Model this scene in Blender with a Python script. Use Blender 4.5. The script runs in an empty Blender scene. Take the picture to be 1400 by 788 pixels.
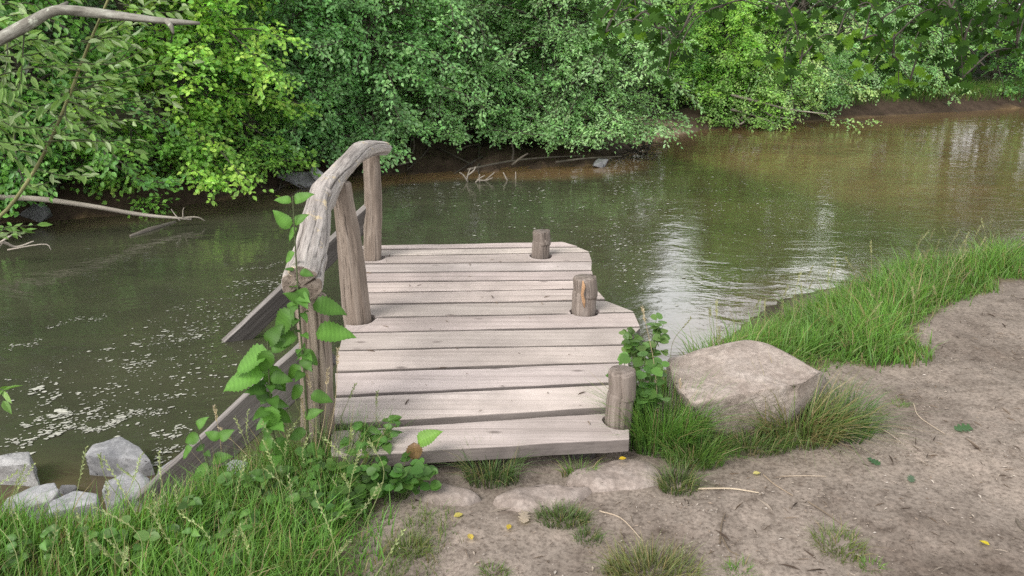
import bpy, bmesh, math, random
import numpy as np
from mathutils import Vector, Matrix, noise

random.seed(7)
rng = np.random.default_rng(11)
scene = bpy.context.scene
COL = scene.collection

# ------------------------------------------------------------------ camera
CAM = np.array([0.0, 0.0, 1.70])
TH = math.radians(18.3)
F = 1070.0
FW = np.array([0, math.cos(TH), -math.sin(TH)])
UP = np.array([0, math.sin(TH), math.cos(TH)])
RT = np.array([1.0, 0, 0])
ZW = -0.55          # water level
ZD = 0.10           # deck top

def ray(px, py):
    return RT * ((px - 700) / F) + UP * (-(py - 394) / F) + FW

def P(px, py, z=0.0):
    d = ray(px, py)
    return CAM + d * ((z - CAM[2]) / d[2])

def PD(px, py, Y):
    d = ray(px, py)
    return CAM + d * (Y / d[1])

cam_d = bpy.data.cameras.new("camera")
cam_d.sensor_width = 36.0
cam_d.lens = 36.0 * F / 1400.0
cam_d.clip_start = 0.05
cam_d.clip_end = 600
cam = bpy.data.objects.new("camera", cam_d)
COL.objects.link(cam)
cam.location = CAM
cam.rotation_euler = (math.pi / 2 - TH, 0, 0)
scene.camera = cam

# ------------------------------------------------------------------ helpers
def tag(o, label=None, cat=None, group=None, kind=None):
    if label: o["label"] = label
    if cat: o["category"] = cat
    if group: o["group"] = group
    if kind: o["kind"] = kind
    return o

def empty(name, loc, label=None, cat=None, group=None):
    o = bpy.data.objects.new(name, None)
    o.empty_display_size = 0.1
    COL.objects.link(o)
    o.location = loc
    return tag(o, label, cat, group)

class MB:
    """collects vertices, polygons (numpy), per vertex colour and grain coordinates"""
    def __init__(self):
        self.v = []; self.f = []; self.c = []; self.g = []; self.n = 0
    def add(self, V, faces, col=None, grain=None):
        V = np.asarray(V, float).reshape(-1, 3)
        n = len(V)
        self.v.append(V)
        for fc in faces:                       # list of int arrays (m,k)
            fc = np.asarray(fc, int)
            if fc.size: self.f.append(fc + self.n)
        c = np.ones((n, 3)) if col is None else np.broadcast_to(np.asarray(col, float), (n, 3))
        self.c.append(c)
        g = V if grain is None else np.asarray(grain, float)
        self.g.append(g)
        self.n += n
    def build(self, name, mat, parent=None, smooth=False, origin=None):
        V = np.concatenate(self.v) if self.v else np.zeros((0, 3))
        o0 = np.zeros(3)
        if parent is not None:
            q = parent
            while q is not None:
                o0 = o0 + np.array(q.location); q = q.parent
        if origin is not None:
            o0 = o0 + np.asarray(origin, float) - o0
        me = bpy.data.meshes.new(name)
        me.vertices.add(len(V))
        me.vertices.foreach_set("co", (V - o0).astype(np.float32).ravel())
        loops = np.concatenate([f.ravel() for f in self.f]) if self.f else np.zeros(0, int)
        tot = np.concatenate([np.full(len(f), f.shape[1]) for f in self.f]) if self.f else np.zeros(0, int)
        st = np.concatenate([[0], np.cumsum(tot)[:-1]]) if len(tot) else tot
        me.loops.add(len(loops))
        me.loops.foreach_set("vertex_index", loops.astype(np.int32))
        me.polygons.add(len(tot))
        me.polygons.foreach_set("loop_start", st.astype(np.int32))
        me.polygons.foreach_set("loop_total", tot.astype(np.int32))
        me.polygons.foreach_set("use_smooth", np.full(len(tot), smooth))
        a = me.attributes.new("Col", 'FLOAT_COLOR', 'POINT')
        c = np.ones((len(V), 4), np.float32); c[:, :3] = np.concatenate(self.c)
        a.data.foreach_set("color", c.ravel())
        a = me.attributes.new("grain", 'FLOAT_VECTOR', 'POINT')
        a.data.foreach_set("vector", np.concatenate(self.g).astype(np.float32).ravel())
        me.update(calc_edges=True); me.validate()
        me.materials.append(mat)
        o = bpy.data.objects.new(name, me)
        COL.objects.link(o)
        if parent is not None: o.parent = parent
        elif origin is not None: o.location = origin
        return o

def norm(a):
    a = np.asarray(a, float)
    return a / (np.linalg.norm(a, axis=-1, keepdims=True) + 1e-9)

def catmull(pts, n):
    pts = np.asarray(pts, float)
    m = len(pts)
    if m == 2:
        t = np.linspace(0, 1, n)[:, None]
        return pts[0] * (1 - t) + pts[1] * t
    ext = np.vstack([2 * pts[0] - pts[1], pts, 2 * pts[-1] - pts[-2]])
    out = []
    for u in np.linspace(0, m - 1, n):
        i = min(int(u), m - 2); t = u - i
        p0, p1, p2, p3 = ext[i:i + 4]
        out.append(0.5 * ((2 * p1) + (-p0 + p2) * t + (2 * p0 - 5 * p1 + 4 * p2 - p3) * t * t + (-p0 + 3 * p1 - 3 * p2 + p3) * t ** 3))
    return np.array(out)

def tube(mb, pts, rad, seg=8, col=None, rf=None, cap=True, goff=None, ref=(0.13, 0.2, 0.97)):
    """tube along pts; rad per point; rf(phi array, s) multiplies the radius"""
    pts = np.asarray(pts, float); n = len(pts)
    rad = np.atleast_1d(np.asarray(rad, float))
    if len(rad) != n: rad = np.interp(np.linspace(0, 1, n), np.linspace(0, 1, len(rad)), rad) if len(rad) > 1 else np.full(n, rad[0])
    T = np.gradient(pts, axis=0); T = norm(T)
    ph = np.linspace(0, 2 * math.pi, seg, endpoint=False)
    ref = norm(np.array(ref))
    if abs(T[0] @ ref) > 0.95: ref = np.array([1.0, 0, 0])
    u = norm(ref - T[0] * (ref @ T[0]))
    V = []; G = []
    s = 0.0
    go = rng.uniform(-20, 20, 3) if goff is None else goff
    for i in range(n):
        u = norm(u - T[i] * (u @ T[i])); w = np.cross(T[i], u)
        if i: s += np.linalg.norm(pts[i] - pts[i - 1])
        r = rad[i] * (rf(ph, s) if rf else 1.0) * np.ones(seg)
        V.append(pts[i] + (np.cos(ph) * r)[:, None] * u + (np.sin(ph) * r)[:, None] * w)
        G.append(np.stack([np.cos(ph) * r, np.sin(ph) * r, np.full(seg, s)], 1) + go)
    V = np.concatenate(V); G = np.concatenate(G)
    i = np.arange(n - 1)[:, None] * seg; j = np.arange(seg)[None]
    k = (j + 1) % seg
    q = np.stack([i + j, i + k, i + seg + k, i + seg + j], -1).reshape(-1, 4)
    fs = [q]
    if cap:
        c0 = len(V)
        V = np.vstack([V, pts[0][None], pts[-1][None]])
        G = np.vstack([G, [go], [go + [0, 0, s]]])
        jj = np.arange(seg); kk = (jj + 1) % seg
        b = (n - 1) * seg
        fs.append(np.stack([np.full(seg, c0), kk, jj], 1))
        fs.append(np.stack([np.full(seg, c0 + 1), b + jj, b + kk], 1))
    mb.add(V, fs, col, G)

def tubes(mb, PP, rad, seg=3, col=None):
    """many thin tubes at once: PP (n,k,3), rad (k,)"""
    PP = np.asarray(PP, float); n, k, _ = PP.shape
    T = norm(np.gradient(PP, axis=1))
    u = norm(np.cross(T, np.array([.31, .22, .92]))); w = np.cross(T, u)
    ph = np.linspace(0, 2 * math.pi, seg, endpoint=False)
    r = np.asarray(rad, float)[None, :, None, None]
    V = PP[:, :, None, :] + r * (np.cos(ph)[None, None, :, None] * u[:, :, None, :] + np.sin(ph)[None, None, :, None] * w[:, :, None, :])
    i = np.arange(k - 1)[:, None] * seg; j = np.arange(seg)[None]; jn = (j + 1) % seg
    q = np.stack([i + j, i + jn, i + seg + jn, i + seg + j], -1).reshape(-1, 4)
    q = (np.arange(n)[:, None, None] * k * seg + q[None]).reshape(-1, 4)
    mb.add(V.reshape(-1, 3), [q], col)

def instances(mb, tv, tf, pos, d, nr, size, col, wid=1.0, tm=None):
    """copies of a small template (x across, y along, z normal)"""
    d = norm(d); x = norm(np.cross(d, nr)); z = np.cross(x, d)
    size = np.asarray(size, float).reshape(-1, 1, 1)
    tv = np.asarray(tv, float)
    V = pos[:, None, :] + size * (tv[None, :, 0:1] * wid * x[:, None, :] + tv[None, :, 1:2] * d[:, None, :] + tv[None, :, 2:3] * z[:, None, :])
    n, k = len(pos), len(tv)
    fs = []
    for f in tf:
        f = np.asarray(f)
        fs.append((np.arange(n)[:, None, None] * k + f[None]).reshape(-1, f.shape[1]))
    C = np.repeat(np.asarray(col, float), k, axis=0)
    if tm is None and k == len(NETTLE[0]): tm = NETTLE_TM
    if tm is not None: C = C * np.tile(tm, n)[:, None]
    mb.add(V.reshape(-1, 3), fs, C)

# leaf templates
LEAF = (np.array([[0, 0, 0], [.27, .30, .07], [.25, .62, .05], [0, 1, -.08], [-.25, .62, .05], [-.27, .30, .07]]),
        [np.array([[0, 1, 2, 3], [0, 3, 4, 5]])])
DIAM = (np.array([[0, 0, 0], [.30, .45, .07], [0, 1, -.06], [-.30, .45, .07]]), [np.array([[0, 1, 2], [0, 2, 3]])])
NARR = (np.array([[0, 0, 0], [.13, .35, .04], [.10, .7, .02], [0, 1, -.12], [-.10, .7, .02], [-.13, .35, .04]]),
        [np.array([[0, 1, 2, 3], [0, 3, 4, 5]])])

def lobed_leaf(lobes=4, depth=0.45):
    """oak like outline, fan triangulated about the midrib"""
    right = []
    for i in range(lobes):
        t0 = (i + 0.15) / lobes; t1 = (i + 0.62) / lobes; t2 = (i + 1.0) / lobes
        w = 0.36 * math.sin(math.pi * (0.18 + 0.72 * (i + .5) / lobes)) ** 0.8
        right += [(w * depth, t0 * .95 + .03), (w, t1 * .95 + .06), (w * .85, t1 * .95 + .13)]
    V = [(0, 0, 0)] ; F_ = []
    mids = []
    for k in range(0, len(right) + 1):
        pass
    nR = len(right)
    V = [(0, 0.0, 0)]
    for (x, y) in right: V.append((x, min(y, .99), .10 * x + .04 * math.sin(y * 6)))
    V.append((0, 1.0, -.06))
    for (x, y) in right: V.append((-x, min(y, .99), .10 * x - .03 * math.sin(y * 5)))
    for (x, y) in right: V.append((0, min(y, .99), 0))
    R0 = 1; tip = nR + 1; L0 = nR + 2; M0 = L0 + nR
    quads = []; tris = [(0, R0, M0), (0, M0, L0), (M0 + nR - 1, R0 + nR - 1, tip), (M0 + nR - 1, tip, L0 + nR - 1)]
    for k in range(nR - 1):
        quads.append((M0 + k, R0 + k, R0 + k + 1, M0 + k + 1))
        quads.append((M0 + k, M0 + k + 1, L0 + k + 1, L0 + k))
    return np.array(V), [np.array(tris), np.array(quads)]
OAK = lobed_leaf()

def serrate_leaf(teeth=9, wmax=.31):
    V = []; n = teeth * 2 + 1
    ys = np.linspace(0, 1, n + 1)
    prof = lambda y: wmax * (math.sin(math.pi * min(1, y) ** 0.62) ** 0.85 if 0 < y < 1 else 0.0)
    for i, y in enumerate(ys):
        w = prof(y) * (1.12 if i % 2 == 0 else .93)
        zz = -.48 * (y - .3) ** 2 + .03 * math.sin(y * 9)
        V += [(-w, y + (.0 if i % 2 else -.015), zz + .22 * w), (0, y, zz - .02), (w, y + (.0 if i % 2 else -.015), zz + .22 * w)]
    q = []
    for i in range(n):
        a = i * 3
        q += [(a, a + 1, a + 4, a + 3), (a + 1, a + 2, a + 5, a + 4)]
    return np.array(V), [np.array(q)]
NETTLE = serrate_leaf()
NETTLE_TM = np.array([[.88, 1.45, .88], [1.12, 1.2, 1.12]] * 12).reshape(-1)[:len(NETTLE[0])]
ROUND = (np.array([[0, 0, 0], [.30, .05, .06], [.46, .35, .09], [.36, .72, .05], [0, 1, -.05], [-.36, .72, .05], [-.46, .35, .09], [-.30, .05, .06], [0, .4, -.01]]),
         [np.array([[8, 0, 1, 2], [8, 2, 3, 4], [8, 4, 5, 6], [8, 6, 7, 0]])])

# ------------------------------------------------------------------ materials
def new_mat(name):
    m = bpy.data.materials.new(name); m.use_nodes = True
    nt = m.node_tree; nt.nodes.clear()
    out = nt.nodes.new("ShaderNodeOutputMaterial")
    return m, nt, out

def N(nt, t, **kw):
    n = nt.nodes.new(t)
    for k, v in kw.items(): setattr(n, k, v)
    return n

def ramp(nt, fac, stops):
    r = nt.nodes.new("ShaderNodeValToRGB")
    e = r.color_ramp.elements
    while len(e) < len(stops): e.new(0.5)
    for i, (p, c) in enumerate(stops):
        e[i].position = p; e[i].color = (*c, 1) if len(c) == 3 else c
    nt.links.new(fac, r.inputs[0])
    return r.outputs[0]

def mixc(nt, fac, a, b, mode='MIX'):
    m = nt.nodes.new("ShaderNodeMix"); m.data_type = 'RGBA'; m.blend_type = mode
    for sock, v in ((m.inputs[0], fac), (m.inputs[6], a), (m.inputs[7], b)):
        if hasattr(v, "is_linked"): nt.links.new(v, sock)
        elif isinstance(v, (int, float)): sock.default_value = v
        else: sock.default_value = (*v, 1)
    return m.outputs[2]

def noise_n(nt, vec, scale, detail=4, rough=.55, dist=0.0):
    n = nt.nodes.new("ShaderNodeTexNoise")
    n.inputs["Scale"].default_value = scale; n.inputs["Detail"].default_value = detail
    n.inputs["Roughness"].default_value = rough; n.inputs["Distortion"].default_value = dist
    if vec is not None: nt.links.new(vec, n.inputs["Vector"])
    return n.outputs["Fac"]

def mapping(nt, vec, scale):
    m = nt.nodes.new("ShaderNodeMapping"); m.inputs["Scale"].default_value = scale
    nt.links.new(vec, m.inputs["Vector"])
    return m.outputs[0]

def attr(nt, name):
    return nt.nodes.new("ShaderNodeAttribute"), name

def attr_out(nt, name, which):
    a = nt.nodes.new("ShaderNodeAttribute"); a.attribute_name = name
    return a.outputs[which]

def bump(nt, h, strength=.4, dist=.01, nrm=None):
    b = nt.nodes.new("ShaderNodeBump"); b.inputs["Strength"].default_value = strength; b.inputs["Distance"].default_value = dist
    nt.links.new(h, b.inputs["Height"])
    if nrm is not None: nt.links.new(nrm, b.inputs["Normal"])
    return b.outputs[0]

def principled(nt, out, color, rough=.7, nrm=None, spec=.3):
    b = nt.nodes.new("ShaderNodeBsdfPrincipled")
    if hasattr(color, "is_linked"): nt.links.new(color, b.inputs["Base Color"])
    else: b.inputs["Base Color"].default_value = (*color, 1)
    if hasattr(rough, "is_linked"): nt.links.new(rough, b.inputs["Roughness"])
    else: b.inputs["Roughness"].default_value = rough
    b.inputs["Specular IOR Level"].default_value = spec
    if nrm is not None: nt.links.new(nrm, b.inputs["Normal"])
    nt.links.new(b.outputs[0], out.inputs[0])
    return b

def mat_leaf(name, transl=.35, rough=.5, spec=.35):
    m, nt, out = new_mat(name)
    c = attr_out(nt, "Col", "Color")
    geo = nt.nodes.new("ShaderNodeNewGeometry")
    pale = mixc(nt, 1.0, c, (1.05, 1.1, 1.25), 'MULTIPLY')
    cc = mixc(nt, geo.outputs["Backfacing"], c, pale)
    b = nt.nodes.new("ShaderNodeBsdfPrincipled")
    nt.links.new(cc, b.inputs["Base Color"]); b.inputs["Roughness"].default_value = rough
    b.inputs["Specular IOR Level"].default_value = spec
    t = nt.nodes.new("ShaderNodeBsdfTranslucent")
    tc = mixc(nt, 1.0, c, (1.35, 1.45, .55), 'MULTIPLY')
    nt.links.new(tc, t.inputs[0])
    mx = nt.nodes.new("ShaderNodeMixShader"); mx.inputs[0].default_value = transl
    nt.links.new(b.outputs[0], mx.inputs[1]); nt.links.new(t.outputs[0], mx.inputs[2])
    nt.links.new(mx.outputs[0], out.inputs[0])
    return m

def mat_wood(name, dark, mid, light, gs=(26, 26, 1.6), blotch=None, bstr=.5, rough=.8, crack=.5):
    m, nt, out = new_mat(name)
    g = attr_out(nt, "grain", "Vector")
    gm = mapping(nt, g, gs)
    n1 = noise_n(nt, gm, 1.0, 7, .62, .6)
    c = ramp(nt, n1, [(.28, dark), (.47, mid), (.70, light)])
    n2 = noise_n(nt, g, 3.2, 5, .6)
    c = mixc(nt, ramp(nt, n2, [(.35, (0, 0, 0)), (.7, (.55, .55, .55))]), c, tuple(x * .62 for x in mid))
    gm2 = mapping(nt, g, (gs[0] * 3.5, gs[1] * 3.5, gs[2] * 1.1))
    n3 = noise_n(nt, gm2, 1.0, 3, .6, .3)
    c = mixc(nt, ramp(nt, n3, [(.30, (crack,) * 3), (.42, (0, 0, 0))]), c, tuple(x * .35 for x in dark))
    if blotch:
        n4 = noise_n(nt, mapping(nt, g, (7, 7, 5)), 1.0, 6, .7, .3)
        c = mixc(nt, ramp(nt, n4, [(.59, (0, 0, 0)), (.62, (.85, .85, .85))]), c, blotch)
    vc = attr_out(nt, "Col", "Color")
    c = mixc(nt, 1.0, c, vc, 'MULTIPLY')
    if name == "weathered_plank":
        vo = nt.nodes.new("ShaderNodeTexVoronoi"); vo.inputs["Scale"].default_value = 1.0
        nt.links.new(mapping(nt, g, (6, 6, 2.6)), vo.inputs["Vector"])
        c = mixc(nt, ramp(nt, vo.outputs["Distance"], [(.035, (.75,) * 3), (.10, (0,) * 3)]), c, (.13, .105, .095))
        tco = nt.nodes.new("ShaderNodeTexCoord").outputs["Object"]
        n6 = noise_n(nt, tco, 2.2, 6, .65, .4)
        c = mixc(nt, ramp(nt, n6, [(.45, (0,) * 3), (.68, (.55,) * 3)]), c, (.27, .235, .215))
    h = nt.nodes.new("ShaderNodeMath"); h.operation = 'ADD'
    nt.links.new(n1, h.inputs[0]); nt.links.new(n3, h.inputs[1])
    principled(nt, out, c, rough, bump(nt, h.outputs[0], bstr, .006), .25)
    return m

def mat_rock(name, a, b, c3, scale=6, bs=.6, rough=.85):
    m, nt, out = new_mat(name)
    tc = nt.nodes.new("ShaderNodeTexCoord").outputs["Object"]
    n1 = noise_n(nt, tc, scale, 8, .65, .5)
    n2 = noise_n(nt, tc, scale * 7, 6, .7)
    c = ramp(nt, n1, [(.3, a), (.5, b), (.72, c3)])
    c = mixc(nt, ramp(nt, n2, [(.4, (.45,) * 3), (.62, (0,) * 3)]), c, tuple(x * .45 for x in a))
    mu = nt.nodes.new("ShaderNodeMath"); mu.operation = 'MULTIPLY_ADD'; mu.inputs[1].default_value = .35
    nt.links.new(n2, mu.inputs[0]); nt.links.new(n1, mu.inputs[2])
    vc = attr_out(nt, "Col", "Color")
    c = mixc(nt, 1.0, c, vc, 'MULTIPLY')
    principled(nt, out, c, rough, bump(nt, mu.outputs[0], bs, .02), .25)
    return m

M_leaf = mat_leaf("foliage_leaf", .42, .45, .45)
M_leaf_gloss = mat_leaf("glossy_leaf", .32, .5, .28)
M_oak = mat_leaf("oak_leaf", .45, .65, .12)
M_grass = mat_leaf("grass_blade", .35, .5, .3)
M_straw = mat_leaf("dry_straw", .15, .7, .2)
M_deck = mat_wood("weathered_plank", (.35, .302, .282), (.505, .442, .416), (.61, .54, .513), (26, 26, .9), bstr=.35, crack=.45)
M_post = mat_wood("post_wood", (.11, .085, .068), (.215, .172, .140), (.35, .295, .25), (30, 30, 1.7), bstr=.9, crack=.9)
M_stub = mat_wood("stub_wood", (.10, .08, .066), (.20, .165, .142), (.32, .275, .245), (34, 34, 1.8), bstr=.9, crack=.9)
M_rail = mat_wood("rail_wood", (.17, .145, .13), (.37, .335, .31), (.55, .51, .475), (34, 34, 2.2), blotch=(.50, .41, .26), bstr=.9, crack=.9)
M_brace = mat_wood("brace_wood", (.060, .054, .051), (.105, .096, .091), (.165, .153, .146), (24, 24, 1.2), bstr=.4)
M_bark = mat_wood("bark", (.035, .03, .024), (.08, .07, .055), (.15, .135, .11), (18, 18, 3.0), bstr=.8)
M_lichen = mat_wood("lichen_bark", (.10, .09, .075), (.22, .21, .18), (.40, .40, .35), (16, 16, 9.0), blotch=(.42, .44, .37), bstr=.9)
M_drift = mat_wood("driftwood", (.20, .17, .14), (.36, .32, .27), (.50, .46, .40), (24, 24, 2.0), bstr=.4)
M_stem = mat_leaf("green_stem", .1, .6, .2)
M_boulder = mat_rock("sandstone", (.245, .198, .168), (.365, .31, .272), (.465, .41, .37), 6.5, 1.0)
M_slab = mat_rock("path_stone", (.22, .18, .155), (.33, .28, .25), (.42, .37, .335), 7, .5)
M_grey = mat_rock("quarry_stone", (.22, .225, .24), (.37, .375, .39), (.52, .52, .525), 6, .35, .7)
M_white = mat_rock("pale_stone", (.33, .33, .33), (.52, .52, .52), (.66, .66, .65), 7, .5, .75)

# ground
def mat_ground():
    m, nt, out = new_mat("earth")
    tc = nt.nodes.new("ShaderNodeTexCoord").outputs["Object"]
    vc = attr_out(nt, "Col", "Color")
    n1 = noise_n(nt, tc, 1.6, 8, .62, .3)
    n2 = noise_n(nt, tc, 11, 8, .68, .4)
    n3 = noise_n(nt, tc, 60, 5, .7)
    c = mixc(nt, 1.0, vc, ramp(nt, n1, [(.32, (.58, .55, .53)), (.5, (1, 1, 1)), (.68, (1.25, 1.24, 1.23))]), 'MULTIPLY')
    c = mixc(nt, 1.0, c, ramp(nt, n2, [(.30, (.60, .57, .55)), (.48, (1, 1, 1)), (.70, (1.22, 1.2, 1.2))]), 'MULTIPLY')
    c = mixc(nt, 1.0, c, ramp(nt, n3, [(.34, (.55, .53, .52)), (.50, (1, 1, 1)), (.68, (1.3, 1.3, 1.3))]), 'MULTIPLY')
    v = nt.nodes.new("ShaderNodeTexVoronoi"); v.inputs["Scale"].default_value = 75
    nt.links.new(tc, v.inputs["Vector"])
    mu = nt.nodes.new("ShaderNodeMath"); mu.operation = 'MULTIPLY_ADD'; mu.inputs[1].default_value = .5
    nt.links.new(n3, mu.inputs[0]); nt.links.new(n2, mu.inputs[2])
    b1 = bump(nt, mu.outputs[0], .4, .008)
    b2 = bump(nt, v.outputs["Distance"], .08, .004, b1)
    principled(nt, out, c, .92, b2, .15)
    return m
M_ground = mat_ground()

def mat_water():
    m, nt, out = new_mat("river_water")
    tc = nt.nodes.new("ShaderNodeTexCoord").outputs["Object"]
    vc = attr_out(nt, "Col", "Color")
    n1 = noise_n(nt, mapping(nt, tc, (.5, .9, 1)), 1.2, 5, .6, .6)
    c = mixc(nt, 1.0, vc, ramp(nt, n1, [(.3, (.78, .80, .80)), (.7, (1.2, 1.18, 1.15))]), 'MULTIPLY')
    w1 = noise_n(nt, mapping(nt, tc, (1.0, 1.7, 1)), 1.6, 3, .5, .8)
    w2 = noise_n(nt, mapping(nt, tc, (1.0, 1.6, 1)), 7.0, 3, .55, .5)
    w3 = noise_n(nt, mapping(nt, tc, (1.0, 1.5, 1)), 24.0, 2, .5, .3)
    b1 = bump(nt, w1, .10, .10)
    b2 = bump(nt, w2, .065, .03, b1)
    b3 = bump(nt, w3, .05, .008, b2)
    b = principled(nt, out, c, .035, b3, .5)
    b.inputs["IOR"].default_value = 1.40
    return m
M_water = mat_water()

def mat_plain(name, col, rough=.7, spec=.2):
    m, nt, out = new_mat(name)
    tc = nt.nodes.new("ShaderNodeTexCoord").outputs["Object"]
    n1 = noise_n(nt, tc, 40, 4, .6)
    vc = attr_out(nt, "Col", "Color")
    c = mixc(nt, 1.0, ramp(nt, n1, [(.3, tuple(x * .8 for x in col)), (.7, col)]), vc, 'MULTIPLY')
    principled(nt, out, c, rough, None, spec)
    return m
M_foam = mat_plain("foam", (.54, .54, .49), .6)
M_litter = mat_plain("litter", (1, 1, 1), .8)

# ------------------------------------------------------------------ river outline & terrain
near_px = [(-900, 740), (-500, 730), (-200, 715), (0, 704), (60, 708), (120, 710), (200, 700), (300, 674), (450, 636), (600, 600), (760, 560),
           (880, 520), (940, 492), (1005, 450), (1055, 412), (1110, 397), (1220, 380), (1320, 362), (1400, 347), (1550, 326), (1800, 300)]
far_px = [(-400, 345), (-150, 318), (0, 303), (100, 301), (180, 294), (260, 283), (340, 268), (410, 252), (480, 244), (540, 241), (640, 237),
          (740, 231), (830, 226), (872, 207), (885, 190), (935, 184), (960, 179), (1040, 173), (1100, 167), (1180, 161), (1300, 154),
          (1400, 148), (1550, 144), (1800, 139)]
near = np.array([P(a, b, ZW)[:2] for a, b in near_px])
far = np.array([P(a, b, ZW)[:2] for a, b in far_px])
near = np.vstack([[[-60, near[0, 1] + .5], [-14, near[0, 1] + .2]], near, [[18, 15.5], [40, 28], [90, 50]]])
far = np.vstack([[[-60, 10.5], [-16, 9.2]], far, [[45, 46], [90, 72]]])
river = np.vstack([near, far[::-1]])

def seg_dist(Q, line):
    d = np.full(len(Q), 1e9)
    for a, b in zip(line[:-1], line[1:]):
        ab = b - a
        t = np.clip(((Q - a) @ ab) / (ab @ ab + 1e-12), 0, 1)
        d = np.minimum(d, np.linalg.norm(Q - (a + t[:, None] * ab), axis=1))
    return d

def inside(Q, poly):
    c = np.zeros(len(Q), bool)
    x, y = Q[:, 0], Q[:, 1]
    for (x0, y0), (x1, y1) in zip(poly, np.roll(poly, -1, 0)):
        m = ((y0 > y) != (y1 > y)) & (x < (x1 - x0) * (y - y0) / (y1 - y0 + 1e-12) + x0)
        c ^= m
    return c

def sst(a, b, x):
    t = np.clip((x - a) / (b - a), 0, 1); return t * t * (3 - 2 * t)

def vnoise(Q, s, oct=3, seed=0.0):
    out = np.empty(len(Q))
    for i, q in enumerate(Q):
        out[i] = noise.fractal(Vector((q[0] * s + seed, q[1] * s - seed, seed)), 0.9, 2.0, oct)
    return out

def terrain(Q, with_noise=True):
    Q = np.asarray(Q, float)
    dn = seg_dist(Q, near); df = seg_dist(Q, far); ins = inside(Q, river)
    farside = df < dn
    x = Q[:, 0]
    wn = 0.95 + .25 * sst(.5, 2.0, x)
    zn = ZW + .55 * sst(-.15, 1.0, dn / wn) - .03
    mudl = np.exp(-(((x + .3) / 2.3) ** 2))       # gentle mud shelf in the middle
    sandbar = np.exp(-(((x - 3.4) / 1.0) ** 2)) * sst(15.5, 16.5, Q[:, 1]) * sst(21.5, 19.0, Q[:, 1])
    hb = (0.70 - .33 * sst(3.0, 6.0, x) - .36 * mudl) * (1 - .75 * sandbar)
    zf = ZW + hb * sst(0.05, 1.0, df / (0.8 + 1.6 * mudl)) + .06 * np.minimum(df, 1) + np.clip(df - 1.5, 0, 40) * .16 * (1 - .3 * sst(4, 8, x))
    zr = ZW - .04 - .75 * sst(0, 2.2, np.minimum(dn, df))
    z = np.where(ins, zr, np.where(farside, zf, zn))
    if with_noise:
        nz = vnoise(Q, 1.7, 4, 3.1) * .020 + vnoise(Q, 7.0, 3, 9.2) * .006
        z = z + np.where(farside & ~ins, nz * 5, nz)
    return z, dn, df, ins, farside

def ground_z(x, y):
    return float(terrain(np.array([[x, y]]), False)[0][0])

def axis(zones):
    out = []
    for a, b, s in zones: out += list(np.arange(a, b, s))
    out.append(zones[-1][1])
    return np.array(out)
gx = axis([(-260, -60, 20), (-60, -20, 4), (-20, -6, 1.0), (-6, -3, .15), (-3, 4.2, .04), (4.2, 7, .15), (7, 20, .6), (20, 60, 4), (60, 280, 20)])
gy = axis([(-160, -20, 20), (-20, 0, 2), (0, 1.6, .2), (1.6, 5.4, .04), (5.4, 9, .15), (9, 26, .25), (26, 40, 1), (40, 80, 5), (80, 300, 20)])
def grid_faces(nx, ny):
    i = np.arange(nx - 1)[None, :]; j = np.arange(ny - 1)[:, None] * nx
    return np.stack([j + i, j + i + 1, j + nx + i + 1, j + nx + i], -1).reshape(-1, 4)
XX, YY = np.meshgrid(gx, gy)
Q = np.stack([XX.ravel(), YY.ravel()], 1)
gz, dn, df, ins, fs_ = terrain(Q)

# patches where grass grows (world polygons)
def poly(pts, z=0.0): return np.array([P(a, b, z)[:2] for a, b in pts])
left_meadow = np.vstack([poly([(-500, 900), (-400, 780), (0, 772), (120, 780), (215, 770), (300, 722), (350, 695), (460, 648), (575, 655), (570, 690), (530, 740), (500, 800), (490, 960)], -.25)])
right_bank = poly([(890, 560), (915, 520), (945, 498), (1000, 460), (1052, 422), (1108, 403), (1200, 390), (1300, 376), (1400, 358), (1560, 338), (1620, 372), (1480, 390), (1370, 400), (1300, 428), (1250, 462), (1255, 505), (1190, 520), (1140, 512), (1100, 530), (1000, 560)], -.1)
gl = np.where(inside(Q, left_meadow), 1.0, 0); gr = np.where(inside(Q, right_bank), 1.0, 0)
dirt = np.array([.212, .180, .153]); soil = np.array([.12, .10, .06]); wet = np.array([.085, .07, .05])
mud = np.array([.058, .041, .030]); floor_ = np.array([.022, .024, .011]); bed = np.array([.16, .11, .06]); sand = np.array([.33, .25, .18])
grassy = np.array([.06, .10, .025])
C = np.tile(dirt, (len(Q), 1))
wetf = sst(.7, .15, dn) * (~fs_)
C = C * (1 - wetf[:, None]) + wet * wetf[:, None]
gm_ = np.clip(gl + gr, 0, 1) * .75
C = C * (1 - gm_[:, None]) + soil * gm_[:, None]
xw = Q[:, 0]
sb = (np.exp(-(((xw - 3.4) / 1.1) ** 2)) * sst(15.8, 16.6, Q[:, 1]) * sst(19.0, 18.2, Q[:, 1]))[:, None]
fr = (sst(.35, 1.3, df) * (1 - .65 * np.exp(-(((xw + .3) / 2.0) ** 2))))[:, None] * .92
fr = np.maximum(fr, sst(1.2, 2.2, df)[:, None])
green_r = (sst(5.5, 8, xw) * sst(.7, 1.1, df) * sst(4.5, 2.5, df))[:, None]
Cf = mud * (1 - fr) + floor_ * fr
Cf = Cf * (1 - green_r) + grassy * green_r
Cf = Cf * (1 - sb) + sand * sb
C = np.where(fs_[:, None], Cf, C)
C = np.where(ins[:, None], bed, C)
back = (sst(1.2, -1.5, Q[:, 1]) * (~fs_))[:, None]
C = C * (1 - .5 * back) + grassy * .5 * back
mb = MB(); mb.add(np.stack([Q[:, 0], Q[:, 1], gz], 1), [grid_faces(len(gx), len(gy))], C)
tag(mb.build("ground", M_ground, smooth=True), kind="structure")

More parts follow.
